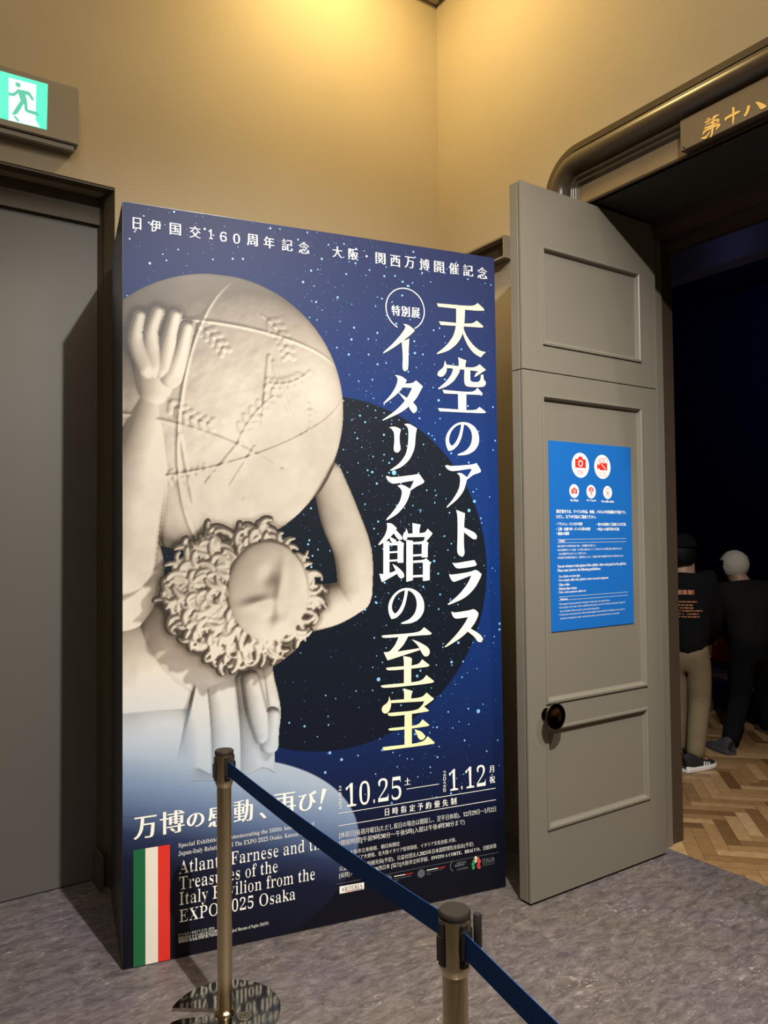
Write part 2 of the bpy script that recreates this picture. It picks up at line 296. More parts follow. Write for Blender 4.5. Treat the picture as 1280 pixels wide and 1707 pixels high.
PANEL_TEXT = [
  ('heading', '日', 'm', 0.0376, 2.7974, 0.0688, 2.8423),
  ('heading', '伊', 'm', 0.1018, 2.7978, 0.1437, 2.8431),
  ('heading', '国', 'm', 0.1768, 2.7966, 0.2195, 2.8423),
  ('heading', '交', 'm', 0.2533, 2.7953, 0.2969, 2.8415),
  ('heading', '1', 's', 0.3284, 2.8000, 0.3452, 2.8392),
  ('heading', '6', 's', 0.3740, 2.7967, 0.4007, 2.8361),
  ('heading', '0', 's', 0.4276, 2.7962, 0.4546, 2.8359),
  ('heading', '周', 'm', 0.4831, 2.7960, 0.5281, 2.8436),
  ('heading', '年', 'm', 0.5533, 2.7953, 0.5991, 2.8433),
  ('heading', '記', 'm', 0.6299, 2.7953, 0.6766, 2.8438),
  ('heading', '念', 'm', 0.7027, 2.7933, 0.7503, 2.8422),
  ('heading', '大', 'm', 0.8531, 2.7961, 0.8984, 2.8446),
  ('heading', '阪', 'm', 0.9260, 2.7961, 0.9720, 2.8450),
  ('heading', '関', 'm', 1.0525, 2.7942, 1.1000, 2.8438),
  ('heading', '西', 'm', 1.1231, 2.7919, 1.1714, 2.8420),
  ('heading', '万', 'm', 1.1919, 2.7947, 1.2410, 2.8452),
  ('heading', '博', 'm', 1.2663, 2.7941, 1.3163, 2.8450),
  ('heading', '開', 'm', 1.3390, 2.7930, 1.3898, 2.8443),
  ('heading', '催', 'm', 1.4145, 2.7949, 1.4662, 2.8466),
  ('heading', '記', 'm', 1.4881, 2.7950, 1.5407, 2.8472),
  ('heading', '念', 'm', 1.5629, 2.7922, 1.6163, 2.8449),
  ('heading', '●', 'g', 1.0064, 2.8157, 1.0149, 2.8247),
  ('circle', '特', 'b', 1.1255, 2.5729, 1.1679, 2.6183),
  ('circle', '別', 'b', 1.1719, 2.5731, 1.2148, 2.6187),
  ('circle', '展', 'b', 1.2216, 2.5723, 1.2650, 2.6182),
  ('tagline', '万', 'b', 0.0397, 0.4702, 0.1236, 0.5521),
  ('tagline', '博', 'b', 0.1356, 0.4731, 0.2276, 0.5579),
  ('tagline', 'の', 'b', 0.2355, 0.4839, 0.3026, 0.5369),
  ('tagline', '感', 'b', 0.3160, 0.4729, 0.3969, 0.5560),
  ('tagline', '動', 'b', 0.4161, 0.4752, 0.4936, 0.5608),
  ('tagline', '、', 'b', 0.5187, 0.4748, 0.5483, 0.5011),
  ('tagline', '再', 'b', 0.5771, 0.4813, 0.6711, 0.5642),
  ('tagline', 'び', 'b', 0.6814, 0.4800, 0.7599, 0.5567),
  ('english', 'Special Exhibition Commemorating the 160th Anniversary of', 's', 0.2040, 0.4114, 0.7483, 0.4323),
  ('english', 'Japan-Italy Relations and The EXPO 2025 Osaka, Kansai, Japan', 's', 0.2039, 0.3806, 0.7375, 0.4028),
  ('english', 'Atlante Farnese and the', 's', 0.2056, 0.3153, 0.7989, 0.3665),
  ('english', 'Treasures of the', 's', 0.2061, 0.2548, 0.5926, 0.3052),
  ('english', 'Italy Pavilion from the', 's', 0.2072, 0.1834, 0.7488, 0.2476),
  ('english', 'EXPO 2025 Osaka', 's', 0.2070, 0.1331, 0.6658, 0.1836),
  ('credit', '《ファルネーゼのアトラス》(部分)', 'n', 0.2030, 0.0787, 0.3393, 0.0930),
  ('credit', '西暦2世紀 ナポリ国立考古学博物館', 'n', 0.2030, 0.0656, 0.3660, 0.0799),
  ('credit', 'Artwork on loan from the National Archaeological Museum of Naples (MANN)', 's', 0.2029, 0.0525, 0.5540, 0.0690),
  ('dates', '10.25', 's', 0.8856, 0.4683, 1.1406, 0.5671),
  ('dates', '1.12', 's', 1.3722, 0.4684, 1.5587, 0.5641),
  ('dates', '2', 's', 0.8564, 0.5420, 0.8677, 0.5610),
  ('dates', '0', 's', 0.8561, 0.5156, 0.8673, 0.5346),
  ('dates', '2', 's', 0.8557, 0.4904, 0.8670, 0.5094),
  ('dates', '5', 's', 0.8554, 0.4666, 0.8667, 0.4855),
  ('dates', '2', 's', 1.3451, 0.5408, 1.3578, 0.5610),
  ('dates', '0', 's', 1.3446, 0.5174, 1.3573, 0.5376),
  ('dates', '2', 's', 1.3441, 0.4933, 1.3568, 0.5135),
  ('dates', '6', 's', 1.3436, 0.4693, 1.3563, 0.4894),
  ('dates', '土', 'b', 1.1561, 0.5242, 1.1861, 0.5535),
  ('dates', '月', 'b', 1.5785, 0.5232, 1.6038, 0.5540),
  ('dates', '●', 'g', 1.5893, 0.5106, 1.5949, 0.5153),
  ('dates', '祝', 'b', 1.5782, 0.4759, 1.6082, 0.5067),
  ('dates', '日', 'b', 1.0631, 0.4078, 1.0826, 0.4367),
  ('dates', '時', 'b', 1.0981, 0.4085, 1.1249, 0.4375),
  ('dates', '指', 'b', 1.1370, 0.4086, 1.1640, 0.4377),
  ('dates', '定', 'b', 1.1784, 0.4077, 1.2056, 0.4370),
  ('dates', '予', 'b', 1.2173, 0.4079, 1.2448, 0.4373),
  ('dates', '約', 'b', 1.2558, 0.4081, 1.2836, 0.4377),
  ('dates', '優', 'b', 1.2977, 0.4073, 1.3257, 0.4371),
  ('dates', '先', 'b', 1.3377, 0.4069, 1.3660, 0.4367),
  ('dates', '制', 'b', 1.3796, 0.4081, 1.4082, 0.4381),
  ('hours', '[休館日]毎週月曜日(ただし祝日の場合は開館し、翌平日休館)、12月29日〜1月2日', 'n', 0.8561, 0.3425, 1.6094, 0.3706),
  ('hours', '[開館時間]午前9時30分〜午後5時(入館は午後4時30分まで)', 'n', 0.8557, 0.3100, 1.4468, 0.3378),
  ('hosts', '[主催]大阪市立美術館、朝日新聞社', 'n', 0.8552, 0.2693, 1.1301, 0.2904),
  ('hosts', '[後援]イタリア大使館、在大阪イタリア総領事館、イタリア文化会館-大阪、', 'n', 0.8549, 0.2429, 1.4037, 0.2643),
  ('hosts', '公益財団法人大阪観光局(予定)、公益社団法人2025年日本国際博覧会協会(予定)', 'n', 0.8545, 0.2091, 1.4891, 0.2319),
  ('hosts', '[協賛]アルテリア、JR西日本 [協力]大阪市立科学館、INVITO A CORTE、BRACCO、日欧商事', 'n', 0.8541, 0.1815, 1.6086, 0.2044),
  ('partner', 'ITALIA', 'g', 1.5354, 0.1298, 1.5980, 0.1470),
  ('partner', 'istituto', 'g', 1.4055, 0.1460, 1.4510, 0.1565),
  ('partner', 'italiano', 'i', 1.3940, 0.1363, 1.4432, 0.1467),
  ('partner', 'di CULTURA', 'g', 1.4049, 0.1182, 1.4603, 0.1273),
  ('partner', 'Osaka-Kyoto region trade', 'g', 1.5352, 0.1232, 1.5978, 0.1292),
  ('partner', 'Osaka-Kyoto region trade', 'g', 1.5351, 0.1147, 1.5976, 0.1206),
  ('partner', "Consolato Generale d'Italia", 'g', 1.1018, 0.1342, 1.1812, 0.1399),
  ('partner', 'Osaka', 'g', 1.1017, 0.1255, 1.1207, 0.1311),
  ('partner', 'Ministero degli Affari Esteri', 'g', 1.2570, 0.1346, 1.3379, 0.1403),
  ('partner', 'Italia', 'g', 1.2568, 0.1258, 1.2765, 0.1315),
  ('arteria', 'ARTERIA', 's', 0.8620, 0.1285, 0.9570, 0.1444),
]
PANEL_BARS = {'date_rule': [[(0.8534, 0.4471), (1.6096, 0.4496), (1.6097, 0.4523), (0.8534, 0.4495)], [(0.8528, 0.3964), (1.6107, 0.3978), (1.6108, 0.4004), (0.8528, 0.3988)], [(1.1662, 0.5057), (1.3229, 0.5063), (1.323, 0.5089), (1.1662, 0.5082)]], 'bang': [[(0.7852, 0.5607), (0.8025, 0.5556), (0.7916, 0.5261), (0.78, 0.4981), (0.7747, 0.4989), (0.7781, 0.5279)], [(0.7694, 0.4884), (0.7776, 0.49), (0.7813, 0.4811), (0.7744, 0.4729), (0.7662, 0.479)]], 'grey_rule': [[(0.8419, 0.1611), (1.6186, 0.1624), (1.6186, 0.1637), (0.8419, 0.1623)]], 'arteria_plate': [[(0.8546, 0.1205), (0.9636, 0.1201), (0.964, 0.1477), (0.855, 0.1503)]], 'arteria_line': [[(0.8811, 0.1236), (0.9178, 0.1229), (0.9179, 0.1254), (0.8811, 0.126)], [(0.9178, 0.1229), (0.9569, 0.1225), (0.9569, 0.125), (0.9179, 0.1254)]], 'ribbon_white': [[(1.102, 0.1456), (1.1528, 0.1448), (1.1529, 0.148), (1.1021, 0.1487)], [(1.2572, 0.1444), (1.3107, 0.1441), (1.3108, 0.1473), (1.2572, 0.1476)]], 'ribbon_red': [[(1.1528, 0.1448), (1.19, 0.1446), (1.19, 0.1478), (1.1529, 0.148)], [(1.3107, 0.1441), (1.3477, 0.1442), (1.3478, 0.1474), (1.3108, 0.1473)]]}
FLAG_U = [0.0394, 0.0825, 0.128, 0.1724]; FLAG_TOP = 0.4329
RING = (1.1928, 2.6066, 0.0968)
BIG_STARS = [(1.128, 1.877, 0.0105), (1.527, 1.755, 0.007), (1.498, 1.713, 0.0076), (1.182, 2.729, 0.0047), (1.352, 2.209, 0.0058), (1.025, 1.877, 0.0053), (1.237, 2.414, 0.0053), (1.277, 2.411, 0.0041), (1.235, 2.467, 0.0041), (1.411, 1.972, 0.0047), (1.211, 2.713, 0.0041), (1.362, 2.538, 0.0035), (1.385, 2.306, 0.0041), (1.299, 2.056, 0.0041), (1.643, 2.038, 0.0041), (1.631, 1.994, 0.0035), (1.014, 2.457, 0.0035), (1.042, 0.987, 0.0084), (1.528, 0.805, 0.009), (1.432, 1.119, 0.006), (1.396, 1.035, 0.006), (1.317, 1.487, 0.0054), (1.225, 0.987, 0.006), (1.648, 1.192, 0.0054), (1.647, 1.166, 0.0054), (1.232, 1.601, 0.0042), (1.033, 1.316, 0.0042), (1.477, 0.821, 0.0042), (1.318, 0.755, 0.0042), (1.447, 0.964, 0.0036), (0.798, 0.624, 0.0056), (0.87, 0.668, 0.0062), (0.819, 0.702, 0.0062), (0.944, 0.676, 0.0037), (1.221, 0.551, 0.0031), (1.105, 0.67, 0.0031), (1.023, 0.589, 0.0031)]
DISC = (0.8408, 1.4535, 0.7451)
ARTBOARD = [[504.691, 3.1335, 203.7], [124.197, -439.457, 1617.9], [0.140735, 0.0150302, 1.0]]
NOTICE_TEXT = [
  ('展示室内では、すべての作品、映像、パネルの写真撮影が可能です。', 'B', 0.0409, 0.5337, 0.5220, 0.5504),
  ('ただし、以下の行為はご遠慮ください。', 'B', 0.0403, 0.5098, 0.3064, 0.5265),
  ('・フラッシュ・ストロボの使用', 'B', 0.0395, 0.4771, 0.2107, 0.4926),
  ('・他のお客様のご迷惑になる行為', 'B', 0.3080, 0.4754, 0.5201, 0.4910),
  ('・三脚・自撮り棒・ジンバル等の使用', 'B', 0.0390, 0.4538, 0.2639, 0.4693),
  ('・作品への接写等の行為', 'B', 0.3074, 0.4522, 0.4703, 0.4679),
  ('・動画の撮影', 'B', 0.0385, 0.4332, 0.1232, 0.4488),
  ('注意事項', 'B', 0.0519, 0.4020, 0.0918, 0.4120),
  ('※個人使用での非営利目的に限り、写真撮影が可能です。', 'g', 0.0434, 0.3789, 0.3009, 0.3888),
  ('※他のお客様が写っている場合、その写真の公開にあたって、そのままにすると肖像権に触れる場合があります。', 'g', 0.0430, 0.3611, 0.4899, 0.3711),
  ('他のお客様が写り込まないようご注意ください。', 'g', 0.0529, 0.3437, 0.2380, 0.3537),
  ('※安全管理や作品保護の観点から、混雑状況などにより、主催者の判断で写真撮影をお断りする場合があります。', 'g', 0.0422, 0.3263, 0.4997, 0.3362),
  ('You are welcome to take photos of the exhibits, videos and panels in the galleries.', 'S', 0.0428, 0.2831, 0.5194, 0.2997),
  ('Please note, however, the following prohibitions:', 'S', 0.0423, 0.2643, 0.3321, 0.2809),
  ('- Use a flash or strobe light', 'S', 0.0440, 0.2388, 0.1894, 0.2520),
  ('- Use a tripod, selfie stick, gimbal or other accessory equipment', 'S', 0.0436, 0.2214, 0.3848, 0.2352),
  ('- Take a video', 'S', 0.0432, 0.2034, 0.1190, 0.2156),
  ('- Disturb other visitors', 'S', 0.0427, 0.1852, 0.1674, 0.1974),
  ('- Take a close-up/macro photo etc.', 'S', 0.0423, 0.1681, 0.2290, 0.1803),
  ('Important', 'S', 0.0574, 0.1375, 0.1037, 0.1485),
  ('・Photography is only permitted for the purpose of personal, non-commercial use.', 's', 0.0450, 0.1161, 0.3947, 0.1260),
  ('・If your photos show other visitors, publishing these photos may be in violation of the portrait rights of', 's', 0.0446, 0.1007, 0.5042, 0.1106),
  ('those individuals. Please take due caution when taking photos.', 's', 0.0545, 0.0835, 0.3182, 0.0934),
  ('・For the reason of ensuring visitor safety and the integrity of the artworks, the Organizers may ask you to', 's', 0.0438, 0.0682, 0.5005, 0.0781),
  ('refrain from taking photos under certain circumstances, such as when the room is overcrowded.', 's', 0.0537, 0.0510, 0.4611, 0.0609),
]
NOTICE_ICONS = [(0.2053, 0.7579, 0.0584), (0.358, 0.7569, 0.0575), (0.16, 0.6367, 0.0318), (0.2754, 0.6366, 0.0318), (0.3915, 0.6353, 0.0312)]
NOTICE_RULES = [((0.0441, 0.4143), (0.5206, 0.4091)), ((0.0438, 0.3988), (0.5201, 0.3924)), ((0.0458, 0.1541), (0.5259, 0.1288)), ((0.0454, 0.1387), (0.5254, 0.1122))]
NOTICE_SMALL = [('No Flash', 0.1343, 0.5886, 0.1863, 0.5998), ('No Tripods', 0.2445, 0.5888, 0.3086, 0.6003), ('No selfie sticks', 0.3472, 0.587, 0.4357, 0.599)]
EXIT = {'lit': [(0.4489, 3.5993), (0.6524, 3.6031), (0.6489, 3.3976), (0.45, 3.3943)], 'door': [(0.4952, 3.5811), (0.6053, 3.5846), (0.6031, 3.4279), (0.6231, 3.3994), (0.4961, 3.3944)], 'man': [[(0.5278, 3.5409), (0.5562, 3.5439), (0.5613, 3.53), (0.5704, 3.4925), (0.5578, 3.4809), (0.5453, 3.4878), (0.5346, 3.5215)], [(0.5312, 3.5405), (0.5346, 3.5246), (0.5216, 3.5112), (0.5189, 3.5057), (0.4956, 3.5029), (0.4955, 3.5152), (0.5147, 3.5176)], [(0.5506, 3.5436), (0.5758, 3.5439), (0.5842, 3.5373), (0.5968, 3.5148), (0.5894, 3.5084), (0.5759, 3.5253), (0.5716, 3.5286), (0.5562, 3.5268)], [(0.5438, 3.4966), (0.5578, 3.4917), (0.5537, 3.4811), (0.5289, 3.4273), (0.5083, 3.4241)], [(0.5564, 3.4944), (0.5698, 3.4954), (0.5711, 3.4633), (0.6072, 3.465), (0.6186, 3.4544), (0.6158, 3.4488), (0.5664, 3.451), (0.5593, 3.4581)]], 'head': (0.5324, 3.5609, 0.0105), 'shoe_shadow': [(0.5138, 3.4196), (0.5234, 3.421), (0.5387, 3.4056), (0.5332, 3.3993)]}
PLATE_STROKES = [[(1.8313, 3.2774), (1.8227, 3.2812), (1.8008, 3.282), (1.7976, 3.2759), (1.8246, 3.2727)], [(1.8226, 3.2858), (1.8157, 3.2904), (1.8057, 3.2889), (1.8075, 3.2835)], [(1.7977, 3.2744), (1.7924, 3.2843), (1.784, 3.2881), (1.7644, 3.282), (1.7661, 3.2782), (1.7776, 3.279), (1.7878, 3.2698)], [(1.8282, 3.2635), (1.8247, 3.2681), (1.7746, 3.2699), (1.7642, 3.2636), (1.7658, 3.2505), (1.7718, 3.2502), (1.7748, 3.2608)], [(1.8335, 3.2581), (1.7749, 3.2547), (1.7734, 3.2494), (1.8286, 3.2496)], [(1.8409, 3.2348), (1.832, 3.2496), (1.7686, 3.2472), (1.7589, 3.2412), (1.7624, 3.2321), (1.779, 3.2243), (1.7822, 3.2288), (1.7721, 3.238), (1.8255, 3.2389), (1.8358, 3.231)], [(1.7977, 3.2713), (1.7862, 3.2691), (1.7905, 3.2279), (1.796, 3.2087), (1.8044, 3.2047), (1.8077, 3.2092), (1.8007, 3.2201)], [(1.802, 3.2361), (1.809, 3.2238), (1.8262, 3.2081), (1.8481, 3.2186), (1.8446, 3.2224), (1.826, 3.2189), (1.8105, 3.2306)], [(1.7423, 3.2534), (1.7341, 3.2588), (1.6847, 3.2599), (1.6739, 3.2533), (1.6788, 3.2481), (1.7295, 3.2476), (1.7394, 3.2414)], [(1.7094, 3.2836), (1.6984, 3.2799), (1.6978, 3.2675), (1.7015, 3.221), (1.7074, 3.2111), (1.7094, 3.2217), (1.7075, 3.257)], [(1.6443, 3.2601), (1.6337, 3.2566), (1.6349, 3.2468), (1.6436, 3.2286), (1.6546, 3.2219), (1.6621, 3.2284), (1.651, 3.2395)], [(1.6124, 3.2582), (1.6049, 3.2575), (1.5902, 3.2461), (1.5686, 3.2241), (1.5717, 3.2197), (1.588, 3.2187), (1.5953, 3.2236), (1.6024, 3.2401)]]
PERSON_BLACK = {'pelvis': [4.692, 3.261, 0.791], 'spine': [4.69, 3.254, 1.018], 'chest': [4.678, 3.256, 1.183], 'neck': [4.666, 3.258, 1.34], 'head': [4.665, 3.255, 1.451], 'crown': [4.668, 3.25, 1.534], 'shL': [4.566, 3.389, 1.256], 'elL': [4.559, 3.464, 1.01], 'wrL': [4.766, 3.574, 0.791], 'shR': [4.769, 3.132, 1.259], 'elR': [4.857, 3.141, 1.016], 'wrR': [5.045, 3.324, 0.808], 'hipL': [4.671, 3.338, 0.743], 'knL': [4.732, 3.369, 0.42], 'anL': [4.756, 3.39, 0.091], 'hipR': [4.743, 3.205, 0.753], 'knR': [4.792, 3.232, 0.436], 'anR': [4.705, 3.219, 0.076]}
PERSON_WHITE = {'pelvis': [5.447, 3.236, 0.77], 'spine': [5.437, 3.235, 0.97], 'chest': [5.458, 3.275, 1.134], 'neck': [5.463, 3.328, 1.248], 'head': [5.466, 3.371, 1.332], 'crown': [5.461, 3.371, 1.401], 'shL': [5.355, 3.404, 1.141], 'elL': [5.465, 3.46, 0.904], 'wrL': [5.723, 3.535, 0.713], 'shR': [5.553, 3.149, 1.154], 'elR': [5.641, 3.159, 0.918], 'wrR': [5.764, 3.266, 0.694], 'hipL': [5.396, 3.272, 0.726], 'knL': [5.478, 3.35, 0.373], 'anL': [5.302, 3.336, 0.063], 'hipR': [5.554, 3.226, 0.717], 'knR': [5.826, 3.357, 0.375], 'anR': [6.006, 3.429, 0.048]}
PERSON_EDGE = {'pelvis': [6.587, 3.555, 0.702], 'spine': [6.576, 3.553, 0.944], 'chest': [6.558, 3.56, 1.098], 'neck': [6.544, 3.564, 1.242], 'head': [6.53, 3.569, 1.355], 'crown': [6.529, 3.567, 1.442], 'shL': [6.453, 3.69, 1.148], 'elL': [6.46, 3.755, 0.884], 'wrL': [6.695, 3.846, 0.648], 'shR': [6.651, 3.435, 1.151], 'elR': [6.747, 3.44, 0.89], 'wrR': [6.956, 3.61, 0.651], 'hipL': [6.511, 3.608, 0.662], 'knL': [6.612, 3.673, 0.335], 'anL': [6.562, 3.658, 0.024], 'hipR': [6.64, 3.497, 0.663], 'knR': [6.692, 3.523, 0.338], 'anR': [6.611, 3.504, 0.026]}
MIST = (0.2770, 0.3387, 0.6692, 0.4006)
PANEL_EMBLEMS = {'crest': [(1.0768, 0.1419, 0.0137), (1.2302, 0.137, 0.0159)], 'arc': (1.3753, 0.1421, 0.0258), 'flower': (1.503, 0.1353, 0.0243)}

# ------------------------------------------------------------------ materials
M = {}
M['wall'] = mat('wall_paint', (0.35, 0.295, 0.215), 0.75, vary=0.06, vscale=3, bump=0.12, bscale=60)
M['ceiling'] = mat('ceiling_paint', (0.42, 0.38, 0.30), 0.8)
M['greige'] = mat('greige_door_paint', (0.172, 0.155, 0.123), 0.42, vary=0.03, vscale=5, bump=0.03, bscale=40)
M['grey_door'] = mat('grey_door_paint', (0.098, 0.089, 0.079), 0.5, vary=0.04, vscale=3)
M['brown_frame'] = mat('brown_frame_paint', (0.085, 0.066, 0.040), 0.6, vary=0.1, vscale=8)
M['bronze'] = mat('dark_trim_paint', (0.062, 0.045, 0.028), 0.32, vary=0.12, vscale=12, bump=0.05, bscale=30)
M['board'] = mat('lintel_board', (0.17, 0.125, 0.075), 0.4, vary=0.25, vscale=7)
M['plate'] = mat('name_plate_wood', (0.10, 0.072, 0.045), 0.5, vary=0.15, vscale=15)
M['gold'] = mat('gold_leaf', (0.80, 0.52, 0.16), 0.4, 0.3, vary=0.1, vscale=30)
M['soffit'] = mat('soffit_paint', (0.03, 0.026, 0.022), 0.6)
M['dark_wall'] = mat('gallery_wall_paint', (0.012, 0.013, 0.022), 0.85)
M['brown_jamb'] = mat('brown_jamb_wood', (0.055, 0.036, 0.025), 0.5, vary=0.1, vscale=10)
M['side'] = mat('panel_side_wrap', (0.014, 0.018, 0.036), 0.3)
M['white_ink'] = mat('white_ink', lin(250, 248, 240), 0.35)
M['cream_ink'] = mat('cream_ink', lin(252, 244, 190), 0.3)
M['star_ink'] = mat('star_ink', lin(130, 190, 240), 0.35)
M['star_dim'] = mat('star_dim_ink', lin(110, 145, 195), 0.35)
M['grey_ink'] = mat('grey_ink', lin(120, 120, 125), 0.4)
M['green_ink'] = mat('green_ink', lin(22, 100, 58), 0.4)
M['flag_white'] = mat('flag_white_ink', lin(236, 226, 212), 0.4)
M['red_ink'] = mat('red_ink', lin(222, 48, 38), 0.4)
M['black_ink'] = mat('black_ink', lin(20, 20, 24), 0.4)
M['brass'] = mat('brushed_brass', (0.60, 0.50, 0.32), 0.22, 1.0, vary=0.06, vscale=40)
_b = M['brass'].node_tree.nodes['Principled BSDF']; _b.inputs['Anisotropic'].default_value = 0.75; _b.inputs['Anisotropic Rotation'].default_value = 0.25
_t = M['brass'].node_tree.nodes.new('ShaderNodeTangent'); _t.direction_type = 'RADIAL'; _t.axis = 'Z'; M['brass'].node_tree.links.new(_t.outputs[0], _b.inputs['Tangent'])
M['mirror_base'] = mat('polished_base', (0.42, 0.39, 0.33), 0.08, 1.0)
M['black_plastic'] = mat('black_plastic', (0.018, 0.016, 0.015), 0.38)
M['cap_plastic'] = mat('brown_cap_plastic', (0.022, 0.018, 0.014), 0.6, spec=0.25)
M['belt'] = mat('navy_webbing', (0.014, 0.058, 0.225), 0.8, spec=0.12, bump=0.2, bscale=400)
M['notice'] = mat('notice_blue', lin(22, 98, 178), 0.45)
M['steel'] = mat('dark_chrome', (0.14, 0.115, 0.10), 0.12, 1.0)
M['sign_grey'] = mat('sign_body_grey', (0.20, 0.172, 0.138), 0.5)
M['lit_green'] = mat('lit_green', lin(0, 170, 130), 0.3, emit=lin(70, 250, 205), strength=0.9)
M['lit_white'] = mat('lit_white', lin(200, 230, 230), 0.3, emit=lin(205, 250, 250), strength=0.95)
M['lit_man'] = mat('lit_dark_green', lin(0, 120, 90), 0.3, emit=lin(70, 205, 170), strength=0.75)

# linoleum: marbled grey-violet
m = M['lino'] = bpy.data.materials.new('marbled_linoleum'); m.use_nodes = True
n, l = m.node_tree.nodes, m.node_tree.links; b = n['Principled BSDF']
tc = n.new('ShaderNodeTexCoord'); mp = n.new('ShaderNodeMapping'); mp.inputs['Rotation'].default_value = (0, 0, math.radians(-14)); mp.inputs['Scale'].default_value = (8, 17, 1)
l.new(tc.outputs['Object'], mp.inputs['Vector'])
n1 = n.new('ShaderNodeTexNoise'); n1.inputs['Scale'].default_value = 1.6; n1.inputs['Detail'].default_value = 10; n1.inputs['Roughness'].default_value = 0.80; n1.inputs['Distortion'].default_value = 0.55
l.new(mp.outputs['Vector'], n1.inputs['Vector'])
cr = n.new('ShaderNodeValToRGB'); e = cr.color_ramp.elements
e[0].position = 0.26; e[0].color = (0.020, 0.017, 0.018, 1); e[1].position = 0.74; e[1].color = (0.40, 0.37, 0.35, 1)
for p_, c_ in ((0.42, (0.068, 0.059, 0.060, 1)), (0.53, (0.108, 0.095, 0.093, 1)), (0.63, (0.155, 0.139, 0.133, 1))):
    k = e.new(p_); k.color = c_
l.new(n1.outputs['Fac'], cr.inputs['Fac'])
n2 = n.new('ShaderNodeTexNoise'); n2.inputs['Scale'].default_value = 2.2; n2.inputs['Detail'].default_value = 4; l.new(tc.outputs['Object'], n2.inputs['Vector'])
mx = n.new('ShaderNodeMix'); mx.data_type = 'RGBA'; mx.blend_type = 'MULTIPLY'; mx.inputs[0].default_value = 1.0
c2 = n.new('ShaderNodeValToRGB'); c2.color_ramp.elements[0].position = 0.35; c2.color_ramp.elements[0].color = (1.12, 1.08, 1.2, 1); c2.color_ramp.elements[1].position = 0.65; c2.color_ramp.elements[1].color = (1.2, 1.14, 1.04, 1)
l.new(n2.outputs['Fac'], c2.inputs['Fac']); l.new(cr.outputs['Color'], mx.inputs[6]); l.new(c2.outputs['Color'], mx.inputs[7]); 
m3 = n.new('ShaderNodeMapping'); m3.inputs['Rotation'].default_value = (0, 0, math.radians(-14)); m3.inputs['Scale'].default_value = (34, 80, 1); l.new(tc.outputs['Object'], m3.inputs['Vector'])
n3 = n.new('ShaderNodeTexNoise'); n3.inputs['Scale'].default_value = 1.0; n3.inputs['Detail'].default_value = 3; n3.inputs['Distortion'].default_value = 0.8; l.new(m3.outputs['Vector'], n3.inputs['Vector'])
n4 = n.new('ShaderNodeTexNoise'); n4.inputs['Scale'].default_value = 3.4; n4.inputs['Detail'].default_value = 3; l.new(tc.outputs['Object'], n4.inputs['Vector'])
ad = n.new('ShaderNodeMath'); ad.operation = 'MULTIPLY_ADD'; l.new(n4.outputs['Fac'], ad.inputs[0]); ad.inputs[1].default_value = 0.45; l.new(n3.outputs['Fac'], ad.inputs[2])
fk = n.new('ShaderNodeMapRange'); fk.inputs['From Min'].default_value = 0.86; fk.inputs['From Max'].default_value = 1.04; l.new(ad.outputs[0], fk.inputs['Value'])
m4 = n.new('ShaderNodeMix'); m4.data_type = 'RGBA'; m4.inputs[7].default_value = (0.34, 0.31, 0.29, 1); l.new(fk.outputs['Result'], m4.inputs[0]); l.new(mx.outputs[2], m4.inputs[6])
dk = n.new('ShaderNodeMapRange'); dk.inputs['From Min'].default_value = 0.60; dk.inputs['From Max'].default_value = 0.50; dk.inputs['To Max'].default_value = 0.45; l.new(ad.outputs[0], dk.inputs['Value'])
m5 = n.new('ShaderNodeMix'); m5.data_type = 'RGBA'; m5.inputs[7].default_value = (0.035, 0.03, 0.032, 1); l.new(dk.outputs['Result'], m5.inputs[0]); l.new(m4.outputs[2], m5.inputs[6])
l.new(m5.outputs[2], b.inputs['Base Color'])
b.inputs['Roughness'].default_value = 0.5

# oak parquet: every plank its own tone
m = M['parquet'] = bpy.data.materials.new('oak_parquet'); m.use_nodes = True
n, l = m.node_tree.nodes, m.node_tree.links; b = n['Principled BSDF']
ge = n.new('ShaderNodeNewGeometry'); cr = n.new('ShaderNodeValToRGB'); e = cr.color_ramp.elements
e[0].color = (0.17, 0.088, 0.035, 1); e[1].color = (0.60, 0.40, 0.21, 1)
for p_, c_ in ((0.3, (0.31, 0.175, 0.075, 1)), (0.65, (0.45, 0.27, 0.125, 1))): k = e.new(p_); k.color = c_
l.new(ge.outputs['Random Per Island'], cr.inputs['Fac'])
tc = n.new('ShaderNodeTexCoord'); n1 = n.new('ShaderNodeTexNoise'); n1.inputs['Scale'].default_value = 26; n1.inputs['Detail'].default_value = 6
l.new(tc.outputs['Object'], n1.inputs['Vector'])
mx = n.new('ShaderNodeMix'); mx.data_type = 'RGBA'; mx.blend_type = 'MULTIPLY'; mx.inputs[0].default_value = 0.5
l.new(cr.outputs['Color'], mx.inputs[6]); l.new(n1.outputs['Fac'], mx.inputs[7]); l.new(mx.outputs[2], b.inputs['Base Color'])
b.inputs['Roughness'].default_value = 0.35

# ------------------------------------------------------------------ the room
XW, YW, HC = 2.88, 3.64, 5.25          # doorway wall plane, sign wall plane, ceiling
OPEN_FAR, OPEN_NEAR, OPEN_Z = 2.52, 0.62, 3.19
XG = 3.56                              # the gallery's side of the thick wall

mesh_obj('floor', [(-3.2, -3, 0), (3.405, -3, 0), (3.405, 3.95, 0), (-3.2, 3.95, 0)], [(0, 1, 2, 3)], M['lino'], kind='structure')

